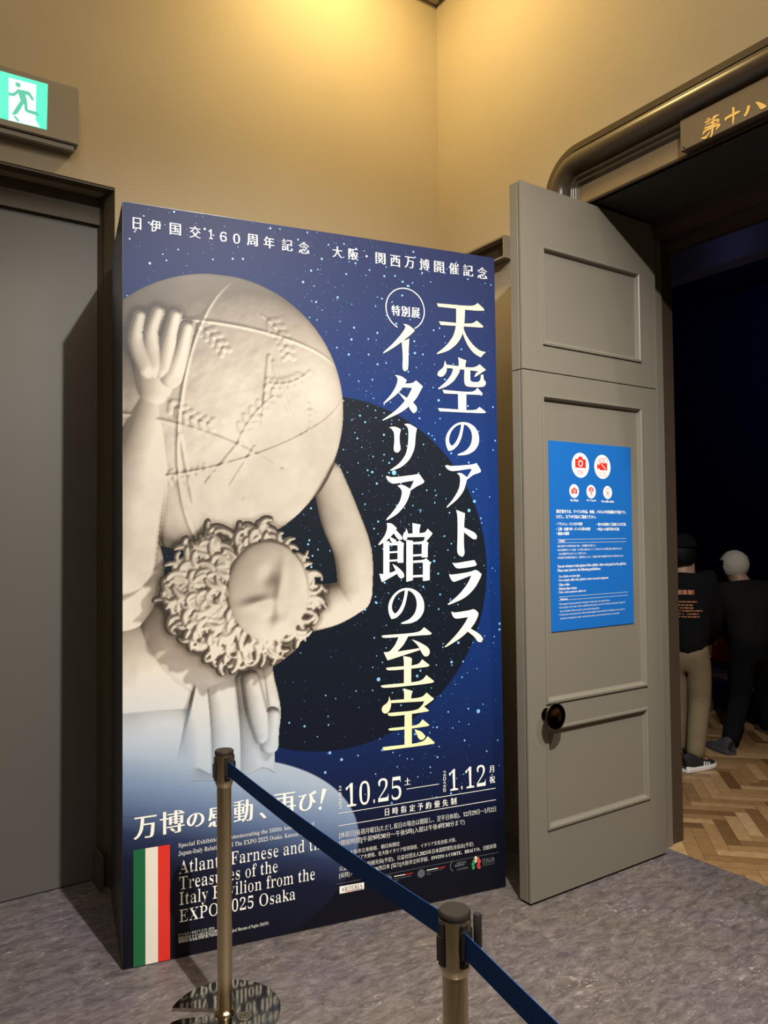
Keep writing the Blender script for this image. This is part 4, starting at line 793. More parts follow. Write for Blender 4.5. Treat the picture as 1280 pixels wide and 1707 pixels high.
def carving():
    step = 0.0024; unit = step / 0.003 * 1.25
    us = np.arange(0.001, 1.12, step); vv = np.arange(0.40, 2.66, step)
    U, V_ = np.meshgrid(us, vv)
    Hm = np.array(ARTBOARD); w_ = Hm[2, 0] * U + Hm[2, 1] * V_ + Hm[2, 2]
    X = (Hm[0, 0] * U + Hm[0, 1] * V_ + Hm[0, 2]) / w_; Y = (Hm[1, 0] * U + Hm[1, 1] * V_ + Hm[1, 2]) / w_
    Z = np.full_like(X, -50.0)
    def put(z, mask):
        nonlocal Z
        Z = np.where(mask & (z > Z), z, Z)
    def ball(cx, cy, rx, ry, base, dep):
        q = 1 - ((X - cx) / rx) ** 2 - ((Y - cy) / ry) ** 2
        return base + dep * np.sqrt(np.clip(q, 0, 1)), q > 0
    def soften(P, n_=18):
        P = [P[0], *P, P[-1]]; Q = []
        for a, b_, c, d in zip(P, P[1:], P[2:], P[3:]):
            for k in range(n_):
                u = k / n_
                Q.append(tuple(0.5 * (2 * b_[i] + (c[i] - a[i]) * u + (2 * a[i] - 5 * b_[i] + 4 * c[i] - d[i]) * u * u + (3 * b_[i] - a[i] - 3 * c[i] + d[i]) * u ** 3) for i in range(3)))
        return Q + [P[-1]]
    def tube(P, base, flat_=0.8):
        zb = np.full_like(X, -1e3); mb = np.zeros(X.shape, bool); P = soften(P)
        for (xa, ya, ra), (xb, yb, rb) in zip(P, P[1:]):
            dx, dy = xb - xa, yb - ya; t = np.clip(((X - xa) * dx + (Y - ya) * dy) / (dx * dx + dy * dy), 0, 1)
            r = ra + (rb - ra) * t; d2_ = (X - xa - t * dx) ** 2 + (Y - ya - t * dy) ** 2
            m_ = d2_ < r * r; z = base + flat_ * np.sqrt(np.clip(r * r - d2_, 0, None))
            zb = np.where(m_ & (z > zb), z, zb); mb |= m_
        return zb, mb
    # the ball: plain carved bands, a leaf scroll and a few plain rods in low relief
    z, m_ = ball(338, 684, 234, 233, 0, 190)
    nx, ny = (X - 338) / 234, (Y - 684) / 233; nz = np.sqrt(np.clip(1 - nx ** 2 - ny ** 2, 0, 1))
    for a, b_, c, off in ((0.93, 0.10, 0.36, 0.20), (0.22, 0.92, -0.30, 0.10), (-0.30, 0.90, 0.30, 0.42), (-0.15, 0.95, 0.28, -0.42)):
        q = a * nx + b_ * ny + c * nz - off; z = z + 3.6 * np.exp(-(q / 0.011) ** 2)
    rr = np.random.RandomState(4)
    def relief(P, r, hgt):
        nonlocal z
        best = np.full_like(X, 1e9)
        for (xa, ya), (xb, yb) in zip(P, P[1:]):
            dx, dy = xb - xa, yb - ya; t = np.clip(((X - xa) * dx + (Y - ya) * dy) / (dx * dx + dy * dy + 1e-9), 0, 1)
            best = np.minimum(best, np.hypot(X - xa - t * dx, Y - ya - t * dy))
        z = z + hgt * np.sqrt(np.clip(1 - (best / r) ** 2, 0, 1)) * m_
    def spiral(cx, cy, r0, turns, a0, sgn=1):
        return [(cx + r0 * (1 - k / 26) * math.cos(a0 + sgn * turns * 6.283 * k / 26), cy + r0 * (1 - k / 26) * math.sin(a0 + sgn * turns * 6.283 * k / 26)) for k in range(26)]
    for cx_, cy_, ln, a_, cv in ((415, 690, 95, -1.2, .05), (300, 690, 90, 1.0, -.07), (345, 540, 85, .3, .06), (470, 545, 80, .6, .07), (490, 640, 70, 2.4, .08), (300, 800, 80, .4, -.08), (430, 830, 70, .1, .06), (520, 700, 60, 1.4, .05)):
        px_, py_ = cx_ - ln / 2 * math.cos(a_), cy_ - ln / 2 * math.sin(a_); P = []     # leafy branches in low relief
        for k in range(13):
            P.append((px_, py_)); px_ += ln / 12 * math.cos(a_); py_ += ln / 12 * math.sin(a_); a_ += cv
            if k % 2 == 1:
                for sd_ in (-1, 1):
                    b_ = a_ + sd_ * .8; L_ = ln * .20 * (1 - .4 * k / 13)
                    relief([(px_ + 3 * math.cos(b_), py_ + 3 * math.sin(b_)), (px_ + L_ * math.cos(b_), py_ + L_ * math.sin(b_))], 4.8, 1.7)
        relief(P, 2.8, 1.6)
    for xa, ya, xb, yb in ((448, 590, 437, 705), (455, 600, 492, 712), (300, 720, 322, 832), (345, 800, 398, 736), (385, 806, 425, 742), (470, 780, 545, 790)): relief([(xa, ya), (xb, yb)], 3.8, 2.4)
    z = z + 1.6 * noise2(X, Y, 26, 5, 3)
    inball = m_
    put(z, m_)
    zz, mm = tube([(545, 790, 26), (566, 858, 33), (588, 920, 32), (592, 985, 29)], 30); put(zz, mm & ~inball)
    put(*tube([(591, 992, 28), (550, 1006, 36), (500, 1014, 40), (430, 1024, 40)], 22))
    # upright with a fluted top
    put(*tube([(262, 600, 40), (264, 652, 37), (242, 740, 46), (214, 850, 55), (196, 925, 64)], 150))
    put(*tube([(256, 582, 32), (265, 612, 40), (266, 645, 37)], 158))
    for (xa, ya), (xm, ym), (xb, yb) in (((232, 521), (226, 562), (246, 606)), ((262, 514), (250, 556), (258, 606)), ((291, 521), (281, 562), (272, 610)), ((311, 541), (300, 582), (284, 622))):
        put(*tube([(xa, ya, 10), (xm, ym, 13), (xb, yb, 19)], 182, 1.0))
    # body masses
    put(*ball(195, 950, 80, 105, 60, 85)); put(*ball(205, 1120, 165, 130, 0, 110)); put(*tube([(280, 1000, 40), (285, 1075, 58), (340, 1100, 52), (392, 1085, 28)], 64)); put(*ball(225, 1215, 110, 70, 50, 50)); put(*ball(225, 1300, 150, 120, 20, 60)); put(np.full_like(X, 10.0), (X < 318) & (Y > 1200))
    put(*tube([(380, 1080, 45), (430, 1075, 42), (470, 1062, 30)], 30))
    # folds of cloth
    right = 462 + 6 * np.sin(Y / 26.0) + (Y - 1150) * 0.02
    m_ = (X > 300) & (X < right) & (Y > 1060) & (Y < 1284 + 5 * np.sin(X / 9.0)) & (X > 350 - (Y - 1030) * 0.23)
    wob = X + 6 * np.sin(Y / 70.0) - (Y - 1150) * 0.06
    z = 78 + 13 * np.abs(np.sin(wob / 15.5)) ** 0.6 + 8 * np.sin(wob / 37.0) - 30 * np.clip((X - right + 30) / 30, 0, 1) ** 2
    put(z, m_)
    put(*tube([(418, 1130, 14), (428, 1180, 17), (440, 1225, 15)], 92)); put(*tube([(455, 1190, 12), (450, 1240, 15)], 92))
    # mass of carved curls round a smooth plain oval
    put(*ball(400, 990, 106, 94, 185, 35))
    z, m_ = ball(446, 982, 68, 84, 232, 16)
    z = z + 9 * np.exp(-((Y - 1000 + 0.18 * (X - 440)) / 9) ** 2) * np.exp(-((X - 430) / 24) ** 2) + 5 * np.exp(-((X - 466 + .12 * (Y - 985)) / 8) ** 2) * np.exp(-((Y - 985) / 46) ** 2)
    z = z - 8 * np.exp(-((X - 447) / 13) ** 2 - ((Y - 958) / 15) ** 2) - 8 * np.exp(-((X - 455) / 13) ** 2 - ((Y - 1022) / 13) ** 2)
    put(z, m_)
    locks = []
    while len(locks) < 330:
        x_, y_ = rr.uniform(282, 522), rr.uniform(872, 1098)
        q = ((x_ - 402) / 116) ** 2 + ((y_ - 988) / 108) ** 2
        if q > 0.97 + rr.uniform(-.1, .12) or ((x_ - 455) / 52) ** 2 + ((y_ - 984) / 66) ** 2 < 1: continue
        locks.append((q, x_, y_))
    for q, x_, y_ in sorted(locks, reverse=True):
        a_ = math.atan2(y_ - 985, x_ - 448) + rr.uniform(-.7, .7); bend = rr.choice([-1, 1]) * rr.uniform(.10, .32)
        P = []; px_, py_ = x_, y_; r0 = rr.uniform(4.2, 6.5); n_ = rr.randint(7, 12)
        for k in range(n_):
            P.append((px_, py_, r0 * (1 - .55 * (k / n_) ** 2))); px_ += 3.4 * math.cos(a_); py_ += 3.4 * math.sin(a_); a_ += bend * (0.6 + k / n_)
        x0, x1, y0, y1 = min(p[0] for p in P) - 8, max(p[0] for p in P) + 8, min(p[1] for p in P) - 8, max(p[1] for p in P) + 8
        sel = (X > x0) & (X < x1) & (Y > y0) & (Y < y1)
        if not sel.any(): continue
        xs, ys = X[sel], Y[sel]; zb = np.full_like(xs, -1e3)
        for (xa, ya, ra), (xb, yb, rb) in zip(P, P[1:]):
            dx, dy = xb - xa, yb - ya; t_ = np.clip(((xs - xa) * dx + (ys - ya) * dy) / (dx * dx + dy * dy), 0, 1)
            r_ = ra + (rb - ra) * t_; d2_ = (xs - xa - t_ * dx) ** 2 + (ys - ya - t_ * dy) ** 2
            zb = np.maximum(zb, np.where(d2_ < r_ * r_, 1.1 * np.sqrt(np.clip(r_ * r_ - d2_, 0, None)), -1e3))
        base = 203 + 24 * math.sqrt(max(0, 1 - min(1, q))) + rr.uniform(-4, 6)
        zz = Z[sel]; zz = np.where(base + zb > zz, base + zb, zz); Z[sel] = zz
    mask = (Z > -49) & (Y < np.where(X < 318, 1360, 1300))
    zb = np.where(Z < -40, 0, Z)
    zs_ = blur(blur(zb, 1), 1)
    gy, gx = np.gradient(zs_); gx, gy = gx / unit, -gy / unit          # artboard units per step
    nx_, ny_, nz_ = -gx, -gy, np.ones_like(gx)
    L = np.sqrt(nx_ ** 2 + ny_ ** 2 + nz_ ** 2)
    lx, ly, lz = 0.52, 0.52, 0.68
    dif = np.clip((nx_ * lx + ny_ * ly + nz_ * lz) / L, 0, 1)
    occ = np.clip((blur(zb, 11) - zb) / 55, 0, 0.5) + np.clip((blur(zb, 32) - zb) / 120, 0, 0.45)
    # cast shadow in the picture: march towards the picture's own lamp
    sh = np.zeros_like(zb)
    for k_ in range(1, 44, 2):
        dx_, dy_ = int(round(k_ * 0.75)), int(round(k_ * 0.75))
        sft = np.full_like(zb, -50); sft[:-dy_, :-dx_] = zb[dy_:, dx_:]
        sh = np.maximum(sh, np.clip((sft - zb - k_ * unit * 1.02) / 14, 0, 1))
    sh = blur(sh, 2)
    tone = np.clip(0.30 + 0.86 * dif * (1 - 0.5 * sh) - 0.42 * occ, 0.12, 1.0)
    tone = tone * (1 + 0.16 * noise2(X, Y, 90, 3, 4) + 0.05 * noise2(X, Y, 14, 9, 3))
    warm = np.array([0.50, 0.45, 0.38]); cool = np.array([0.27, 0.185, 0.12])
    t = np.clip(tone, 0, 1)[..., None] ** 1.25
    col = cool * t * (1 - t) + warm * t * t + 0.25 * warm * t * (1 - t)
    left = np.clip((300 - X) / 110, 0, 1)[..., None] * np.clip((660 - Y) / 180, 0, 1)[..., None]
    col = col * (1 - 0.5 * left)
    lum = col.mean(axis=2, keepdims=True)
    f1 = np.clip((Y - 1100) / 150, 0, 1)[..., None]
    col = col * (1 - f1) + f1 * (0.25 * lum + 0.75 * lum * np.array([0.90, 1.0, 1.10]))
    col = col * np.clip(1 + 0.38 * (Y - 900) / 200, 1, 1.38)[..., None]  # colours brightened downwards to offset the lamp's falloff on the panel
    mist_at = np.stack([np.interp(V_ + 0.30 * (U - 0.35), [s_[0] for s_ in MIST_STOPS], [s_[1][i] for s_ in MIST_STOPS]) for i in range(3)], axis=-1)
    f2 = np.clip((Y - 1165) / 105, 0, 1)[..., None] * np.clip((345 - X) / 27, 0, 1)[..., None]
    f2 = np.maximum(f2, 0.55 * np.clip((Y - 1180) / 105, 0, 1)[..., None])
    col = col * (1 - f2) + f2 * mist_at
    ny_n, nx_n = X.shape
    idx = -np.ones(X.shape, int); idx[mask] = np.arange(mask.sum())
    q = mask[:-1, :-1] & mask[:-1, 1:] & mask[1:, 1:] & mask[1:, :-1]
    F = np.stack([idx[:-1, :-1][q], idx[:-1, 1:][q], idx[1:, 1:][q], idx[1:, :-1][q]], axis=1)
    return U[mask], V_[mask], F, col[mask]
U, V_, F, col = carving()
me = bpy.data.meshes.new('printed_stone_picture')
co = np.stack([U, -0.0012 + lean * V_, V_], axis=1).astype(np.float32)
me.vertices.add(len(co)); me.vertices.foreach_set('co', co.ravel())
me.loops.add(F.size); me.loops.foreach_set('vertex_index', F.ravel().astype(np.int32))
me.polygons.add(len(F)); me.polygons.foreach_set('loop_start', np.arange(0, F.size, 4, dtype=np.int32)); me.polygons.foreach_set('loop_total', np.full(len(F), 4, np.int32))
me.update(calc_edges=True)
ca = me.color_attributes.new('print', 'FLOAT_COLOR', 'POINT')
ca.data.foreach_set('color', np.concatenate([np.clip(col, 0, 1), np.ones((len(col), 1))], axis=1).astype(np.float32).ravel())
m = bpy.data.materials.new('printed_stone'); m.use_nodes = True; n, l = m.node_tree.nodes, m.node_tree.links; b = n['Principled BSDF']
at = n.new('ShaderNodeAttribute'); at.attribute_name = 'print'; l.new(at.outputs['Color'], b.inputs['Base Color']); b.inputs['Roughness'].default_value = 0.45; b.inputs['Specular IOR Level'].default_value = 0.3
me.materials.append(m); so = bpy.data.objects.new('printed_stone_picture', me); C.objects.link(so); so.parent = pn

# lettering on the panel
fa, fb = Flat(), Flat()
for k_, (nm, o_, hs) in enumerate(TITLE_STROKES):
    f_ = fa
    f_.poly(smooth_loop([(x / 1000, y / 1000) for x, y in o_], 2), [smooth_loop([(x / 1000, y / 1000) for x, y in h_], 2) for h_ in hs], 0.00012 * (k_ % 11))
m = bpy.data.materials.new('title_ink'); m.use_nodes = True; n, l = m.node_tree.nodes, m.node_tree.links; b = n['Principled BSDF']; b.inputs['Roughness'].default_value = 0.4
tc = n.new('ShaderNodeTexCoord'); sp = n.new('ShaderNodeSeparateXYZ'); l.new(tc.outputs['Object'], sp.inputs['Vector'])
mr = n.new('ShaderNodeValToRGB'); mp_ = n.new('ShaderNodeMath'); mp_.operation = 'DIVIDE'; mp_.inputs[1].default_value = 2.9; l.new(sp.outputs['Z'], mp_.inputs[0]); l.new(mp_.outputs[0], mr.inputs[0])
e_ = mr.color_ramp.elements; e_[0].position = 0.27; e_[0].color = lin(252, 244, 186); e_[1].position = 0.92; e_[1].color = lin(252, 240, 180)
for p_, c_ in ((0.38, lin(252, 247, 215)), (0.46, lin(252, 250, 244)), (0.70, lin(252, 250, 242)), (0.80, lin(252, 242, 196))): q_ = e_.new(p_); q_.color = c_
l.new(mr.outputs[0], b.inputs['Base Color'])
fa.build('title_lettering', m, pn, 0.0018, pf)
PARTS = {'heading': 'heading_lettering', 'circle': 'circle_lettering', 'tagline': 'tagline_lettering', 'english': 'english_title_lettering', 'credit': 'credit_lettering', 'dates': 'date_lettering',
         'hours': 'opening_hours_lettering', 'hosts': 'organiser_lettering', 'partner': 'partner_lettering'}
flats = {}
for gname, s_, st_, a, b_, c, d in PANEL_TEXT:
    f_ = flats.setdefault(gname, Flat()); fit_text(f_, s_, st_, a, b_, c, d, 3 if gname in ('hours', 'hosts', 'credit', 'partner') else 6)
for q in PANEL_BARS['date_rule']: flats['dates'].poly(q)
for q in PANEL_BARS['bang']: flats['tagline'].poly(smooth_loop(q, 2))
flats['circle'].ring(RING[0], RING[1], RING[2] * 0.965, 0.0042, -62, 245, 80)
for gname, nm in PARTS.items(): flats[gname].build(nm, M['white_ink'] if gname != 'partner' else M['grey_ink'], pn, 0.0022, pf)
fl = Flat()
for q in PANEL_BARS['grey_rule']: fl.poly(q)
fl.build('thin_grey_rule', M['grey_ink'], pn, 0.0022, pf)
fg = empty('tricolour_flag', (0, 0, 0)); fg.parent = pn; fg['label'] = 'green white and red vertical stripes'
for k, nm in enumerate(('green', 'flag_white', 'red')):
    fl = Flat(); mm = M['green_ink'] if k == 0 else M['flag_white'] if k == 1 else M['red_ink']
    fl.poly([(FLAG_U[k], 0.004), (FLAG_U[k + 1], 0.004), (FLAG_U[k + 1], FLAG_TOP), (FLAG_U[k], FLAG_TOP)]); fl.build(('green_stripe', 'white_stripe', 'red_stripe')[k], mm, fg, 0.0024, pf)
lg = empty('sponsor_logo', (0, 0, 0)); lg.parent = pn
fl = Flat(); fl.poly(PANEL_BARS['arteria_plate'][0]); fl.build('logo_plate', M['white_ink'], lg, 0.0022, pf)
flats['arteria'].build('logo_lettering', M['black_ink'], lg, 0.0028, pf)
fl = Flat(); fl.poly(PANEL_BARS['arteria_line'][0]); fl.build('logo_red_line', M['red_ink'], lg, 0.0028, pf)
fl = Flat(); fl.poly(PANEL_BARS['arteria_line'][1]); fl.build('logo_black_line', M['black_ink'], lg, 0.0028, pf)
em = empty('emblem_row', (0, 0, 0)); em.parent = pn
fl = Flat()
for q in PANEL_BARS['ribbon_white']: fl.poly(q)
fl.build('ribbon_white_half', M['white_ink'], em, 0.0022, pf)
fl = Flat()
for q in PANEL_BARS['ribbon_red']: fl.poly(q)
fl.build('ribbon_red_half', M['red_ink'], em, 0.0022, pf)
E_ = PANEL_EMBLEMS
fl = Flat()
for x, y, r in E_['crest']:
    fl.ring(x, y, r, r * 0.16); fl.ring(x, y, r * 0.62, r * 0.28, 0, 360, 24)
    for k in range(5):
        a = math.radians(90 + 72 * k); fl.bar(x, y, x + .4 * r * math.cos(a), y + .4 * r * math.sin(a), .16 * r)
x, y, r = E_['arc']; fl.ring(x + r * 0.9, y, r, r * 0.10, 120, 240, 20)
fl.build('crest', M['grey_ink'], em, 0.0022, pf)
x, y, r = E_['flower']
for nm, mm, P in (('green_petals', mat('leaf_green_ink', lin(50, 150, 90), 0.4), ((-.55, .35), (-.85, -.1), (-.75, -.7))), ('pale_petals', mat('pale_green_ink', lin(225, 240, 190), 0.4), ((-.1, .85), (-.2, .4))), ('red_petals', mat('petal_red_ink', lin(215, 75, 75), 0.4), ((.5, .55), (.8, .15), (.55, -.55), (.7, -.8)))):
    fl = Flat()
    for px_, py_ in P: fl.disc(x + px_ * r * .8, y + py_ * r, r * .40, 14, rx=r * .32)
    fl.build(nm, mm, em, 0.0022, pf)

# ------------------------------------------------------------------ queue barrier posts and belts
NOTCH = (math.radians(139), math.radians(168))
def barrier_post(x, y, label, rz, zt, clips=(), back_clip=False):
    t = empty('barrier_post', (x, y, 0), label, 'barrier post', 'brass queue barrier posts', rz)
    # round polished base with a stacking notch cut from rim to pole
    R0, h0 = 0.185, 0.012
    out = []
    a0, a1 = NOTCH[0] - rz, NOTCH[1] - rz
    for k in range(73):
        a = a1 + (2 * math.pi - (a1 - a0)) * k / 72; out.append((R0 * math.cos(a), R0 * math.sin(a)))
    ca, sa = math.cos((a0 + a1) / 2), math.sin((a0 + a1) / 2)
    inner = [(0.040 * math.cos(a0 - .25), 0.040 * math.sin(a0 - .25)), (0.036 * ca, 0.036 * sa), (0.050 * math.cos(a1 + .10), 0.050 * math.sin(a1 + .10)), (0.095 * math.cos(a1 - .06), 0.095 * math.sin(a1 - .06)), (0.14 * math.cos(a1 - .12), 0.14 * math.sin(a1 - .12)), (0.17 * math.cos(a1 - .07), 0.17 * math.sin(a1 - .07))]
    P = out + inner
    bm = bmesh.new()
    lo = [bm.verts.new((x_, y_, 0.001)) for x_, y_ in P]; hi = [bm.verts.new((x_, y_, h0)) for x_, y_ in P]
    for i in range(len(P)): bm.faces.new((lo[i], lo[(i + 1) % len(P)], hi[(i + 1) % len(P)], hi[i]))
    tri = tessellate_polygon([[Vector((x_, y_, 0)) for x_, y_ in P]])
    for q in tri:
        bm.faces.new([hi[i] for i in q]); bm.faces.new([lo[i] for i in q])
    bm_obj('base', bm, M['mirror_base'], t)
    lathe('base_collar', [(0.034, h0), (0.034, 0.018), (0.028, 0.024), (0.025, 0.024)], M['brass'], t)
    lathe('pole', [(0.0248, h0), (0.0248, zt - 0.118)], M['brass'], t)
    hd = lathe('head', [(0.0252, zt - 0.122), (0.0300, zt - 0.110), (0.0310, zt - 0.104), (0.0310, zt - 0.012)], M['brass'], t)
    lathe('cap', [(0.0312, zt - 0.014), (0.0318, zt - 0.010), (0.0318, zt - 0.004), (0.029, zt), (0.012, zt + 0.001), (0, zt + 0.001)], M['cap_plastic'], t)
    for k in range(4):
        a = math.pi / 2 * k
        bm = bmesh.new(); add_box(bm, 0.022, 0.0345, -0.0105, 0.0105, zt - 0.103, zt - 0.015, bevel=0.004)
        add_box(bm, 0.030, 0.0385, -0.0095, 0.0095, zt - 0.092, zt - 0.040, bevel=0.003)
        bmesh.ops.rotate(bm, verts=bm.verts, cent=(0, 0, 0), matrix=Matrix.Rotation(a, 3, 'Z'))
        bm_obj('belt_slot', bm, M['black_plastic'], t)
    for a in clips:
        bm = bmesh.new(); add_box(bm, 0.0345, 0.0405, -0.012, 0.012, zt - 0.080, zt - 0.026, bevel=0.002)
        bmesh.ops.rotate(bm, verts=bm.verts, cent=(0, 0, 0), matrix=Matrix.Rotation(a, 3, 'Z'))
        bm_obj('belt_clip', bm, M['black_plastic'], t)
    if back_clip:
        lathe('spare_clip', [(0.0075, zt - 0.082), (0.0085, zt - 0.080), (0.0085, zt - 0.018), (0.007, zt - 0.016), (0, zt - 0.016)], M['black_plastic'], t, 20, loc=(0.012, 0.047, 0))
    return t
P1x, P1y, P2x, P2y = 1.019, 2.493, 0.958, 1.189
a12 = math.atan2(P2y - P1y, P2x - P1x)
post1 = barrier_post(P1x, P1y, 'brass barrier post standing close in front of the panel', a12, 0.882, (0.0,))
post2 = barrier_post(P2x, P2y, 'nearer brass barrier post with a navy belt on both sides of its head', a12, 0.875, (math.pi, 0.0), True)
lb = lathe('base_badge', [(0.024, 0.0), (0.024, 0.003), (0.0, 0.0035)], M['brass'], post1, 24, loc=(0.062, 0.045, 0.012))
fl = Flat(); fl.ring(0, 0, 0.015, 0.002); fl.ring(-0.004, 0, 0.005, 0.002); fl.ring(0.004, 0, 0.005, 0.002); fl.build('badge_mark', M['black_ink'], post1, 0, lambda x, y, h: (0.062 + x, 0.045 + y, 0.0158))
def belt(xa, ya, xb, yb, z, label, sag=0.012, w=0.048):
    V, F = [], []; n_ = 24; d = Vector((xb - xa, yb - ya, 0)).normalized(); nr = Vector((-d.y, d.x, 0)) * 0.0008
    for k in range(n_ + 1):
        t = k / n_; c = Vector((xa + (xb - xa) * t, ya + (yb - ya) * t, z - sag * 4 * t * (1 - t)))
        for s in (-1, 1):
            for hz_ in (-w / 2, w / 2): V.append(c + nr * s + Vector((0, 0, hz_)))
    for k in range(n_):
        a = 4 * k
        for i, j in ((0, 1), (1, 3), (3, 2), (2, 0)): F.append((a + i, a + j, a + 4 + j, a + 4 + i))
    F += [(0, 1, 3, 2), (4 * n_, 4 * n_ + 1, 4 * n_ + 3, 4 * n_ + 2)]
    o = mesh_obj('barrier_belt', V, F, M['belt']); tag(o, label, 'barrier belt', 'navy barrier belts')
    return o
d12 = Vector((P2x - P1x, P2y - P1y)).normalized()
belt(P1x + d12.x * 0.042, P1y + d12.y * 0.0415, P2x - d12.x * 0.0415, P2y - d12.y * 0.0415, 0.828, 'navy belt stretched between the two brass posts')
d23 = Vector((0.899 - 0.94, 0.858 - 1.131)).normalized()
belt(P2x + d23.x * 0.0415, P2y + d23.y * 0.0415, P2x + d23.x * 1.35, P2y + d23.y * 1.35, 0.822, 'navy belt running on from the nearer post to the lower right corner', 0.02)

# ------------------------------------------------------------------ visitors in the gallery
M['skin'] = mat('skin', (0.42, 0.26, 0.18), 0.55); M['black_cloth'] = mat('black_cloth', (0.0035, 0.0035, 0.0045), 0.95, spec=0.2); M['khaki'] = mat('khaki_cotton', (0.17, 0.13, 0.075), 0.85, vary=0.2, vscale=12, bump=0.5, bscale=14)
M['charcoal'] = mat('charcoal_wool', (0.009, 0.009, 0.0095), 0.9, spec=0.2); M['dark_trouser'] = mat('dark_trouser_cloth', (0.003, 0.003, 0.004), 0.95, spec=0.2)
M['white_hair'] = mat('white_hair', (0.55, 0.52, 0.47), 0.7, vary=0.25, vscale=60, bump=0.6, bscale=120); M['black_hair'] = mat('black_hair', (0.004, 0.0035, 0.003), 0.7, spec=0.2)
M['shoe_black'] = mat('shoe_black_mesh', (0.010, 0.010, 0.011), 0.8); M['shoe_white'] = mat('shoe_white_rubber', (0.75, 0.73, 0.70), 0.5); M['shoe_grey'] = mat('shoe_grey', (0.045, 0.045, 0.055), 0.7)
M['eye'] = mat('eye_dark', (0.02, 0.015, 0.012), 0.2)

def skinned(name, nodes, edges, m, parent, sub=2, loc=(0, 0, 0)):
    names = list(nodes); me = bpy.data.meshes.new(name)
    me.from_pydata([tuple(Vector(nodes[k][0]) - Vector(loc)) for k in names], [(names.index(a), names.index(b_)) for a, b_ in edges], []); me.update()
    o = bpy.data.objects.new(name, me); C.objects.link(o); o.parent = parent
    md = o.modifiers.new('skin', 'SKIN'); md.use_smooth_shade = True
    for i, k in enumerate(names):
        r = nodes[k][1]; sv = me.skin_vertices[0].data[i]; sv.radius = (r, r) if isinstance(r, (int, float)) else r; sv.use_root = (i == 0)
    sb = o.modifiers.new('smooth', 'SUBSURF'); sb.levels = sub; sb.render_levels = sub
    me.materials.append(m); return o

def head_shape(name, c, fwd, m, parent, loc, sx, sy, sz, cut=None, seed=1, bump_=0.0):
    """ellipsoid in the head's own frame; cut(x_forward, z_up) keeps part of it"""
    bm = bmesh.new(); bmesh.ops.create_uvsphere(bm, u_segments=32, v_segments=20, radius=1.0)
    f = Vector(fwd).normalized(); r = Vector((f.y, -f.x, 0)); u = Vector((0, 0, 1)); rd = random.Random(seed)
    if cut:
        bmesh.ops.delete(bm, geom=[v for v in bm.verts if not cut(v.co.y, v.co.x, v.co.z)], context='VERTS')
    for v in bm.verts:
        k = 1 + bump_ * (math.sin(v.co.x * 13 + seed) * math.sin(v.co.y * 11) * math.sin(v.co.z * 12 + 1) + 0.5 * rd.uniform(-1, 1))
        v.co = Vector(c) - Vector(loc) + (r * v.co.x * sx + f * v.co.y * sy + u * v.co.z * sz) * k
    return bm_obj(name, bm, m, parent, smooth=True)

def shoe(parent, loc, heel, toe, ank_z, up_m, sole_m, stripes=None):
    """lofted shoe: upper with open collar, thick sole, optional side stripes"""
    h, t = Vector((heel[0], heel[1], 0)), Vector((toe[0], toe[1], 0)); d = (t - h); Ln = d.length; d.normalize(); s = Vector((-d.y, d.x, 0))
    z0 = heel[2] if len(heel) > 2 else 0.0
    sec = [(0.0, .028, .085), (.06, .036, .100), (.2, .040, .108), (.34, .042, .094), (.5, .046, .070), (.68, .049, .050), (.85, .045, .040), (.95, .032, .032), (1.0, .014, .024)]
    def loft(rows, close=True):
        V, F = [], []; n_ = len(rows[0])
        for R_ in rows: V += R_
        for i in range(len(rows) - 1):
            for k in range(n_ - 1): F.append((i * n_ + k, i * n_ + k + 1, (i + 1) * n_ + k + 1, (i + 1) * n_ + k))
        F.append(tuple(range(n_))); F.append(tuple(range((len(rows) - 1) * n_, len(rows) * n_))[::-1])
        return V, F
    rows, srow = [], []
    for q, w, hh in sec:
        c = h + d * Ln * q - Vector(loc)
        rows.append([c + s * (w * math.cos(a)) + Vector((0, 0, z0 + 0.026 + (hh - 0.012) * max(0, math.sin(a)))) for a in [math.pi * k / 14 for k in range(15)]])
        ww = w + 0.005; lift = 0.012 * max(0, q - 0.75) * 4 * 0.5
        srow.append([c + s * x_ + Vector((0, 0, z0 + z_)) for x_, z_ in ((ww, 0.004 + lift), (ww + .002, 0.02), (ww - .002, 0.034 + (.008 if q < .2 else 0)), (-ww + .002, 0.034 + (.008 if q < .2 else 0)), (-ww - .002, 0.02), (-ww, 0.004 + lift), (ww, 0.004 + lift))])
    V, F = loft(rows); o = mesh_obj('shoe', V, F, up_m, parent, smooth=True)
    V, F = loft(srow); mesh_obj('sole', V, F, sole_m, o)
    if stripes:
        V, F = [], []
        side = s if stripes > 0 else -s
        for k in range(3):
            q = 0.50 + 0.075 * k
            P = []
            for qq, zf in ((q - .02, .12), (q + .02, .12), (q + .065, .62), (q + .025, .62)):
                w = np.interp(qq, [a[0] for a in sec], [a[1] for a in sec]); hh = np.interp(qq, [a[0] for a in sec], [a[2] for a in sec])
                sn = zf; P.append(h + d * Ln * qq - Vector(loc) + side * (w * math.sqrt(1 - sn * sn) + 0.0025) + Vector((0, 0, z0 + 0.026 + (hh - .012) * sn + 0.001)))
            b_ = len(V); V += P; F.append((b_, b_ + 1, b_ + 2, b_ + 3))
        mesh_obj('side_stripe', V, F, sole_m, o)
    return o

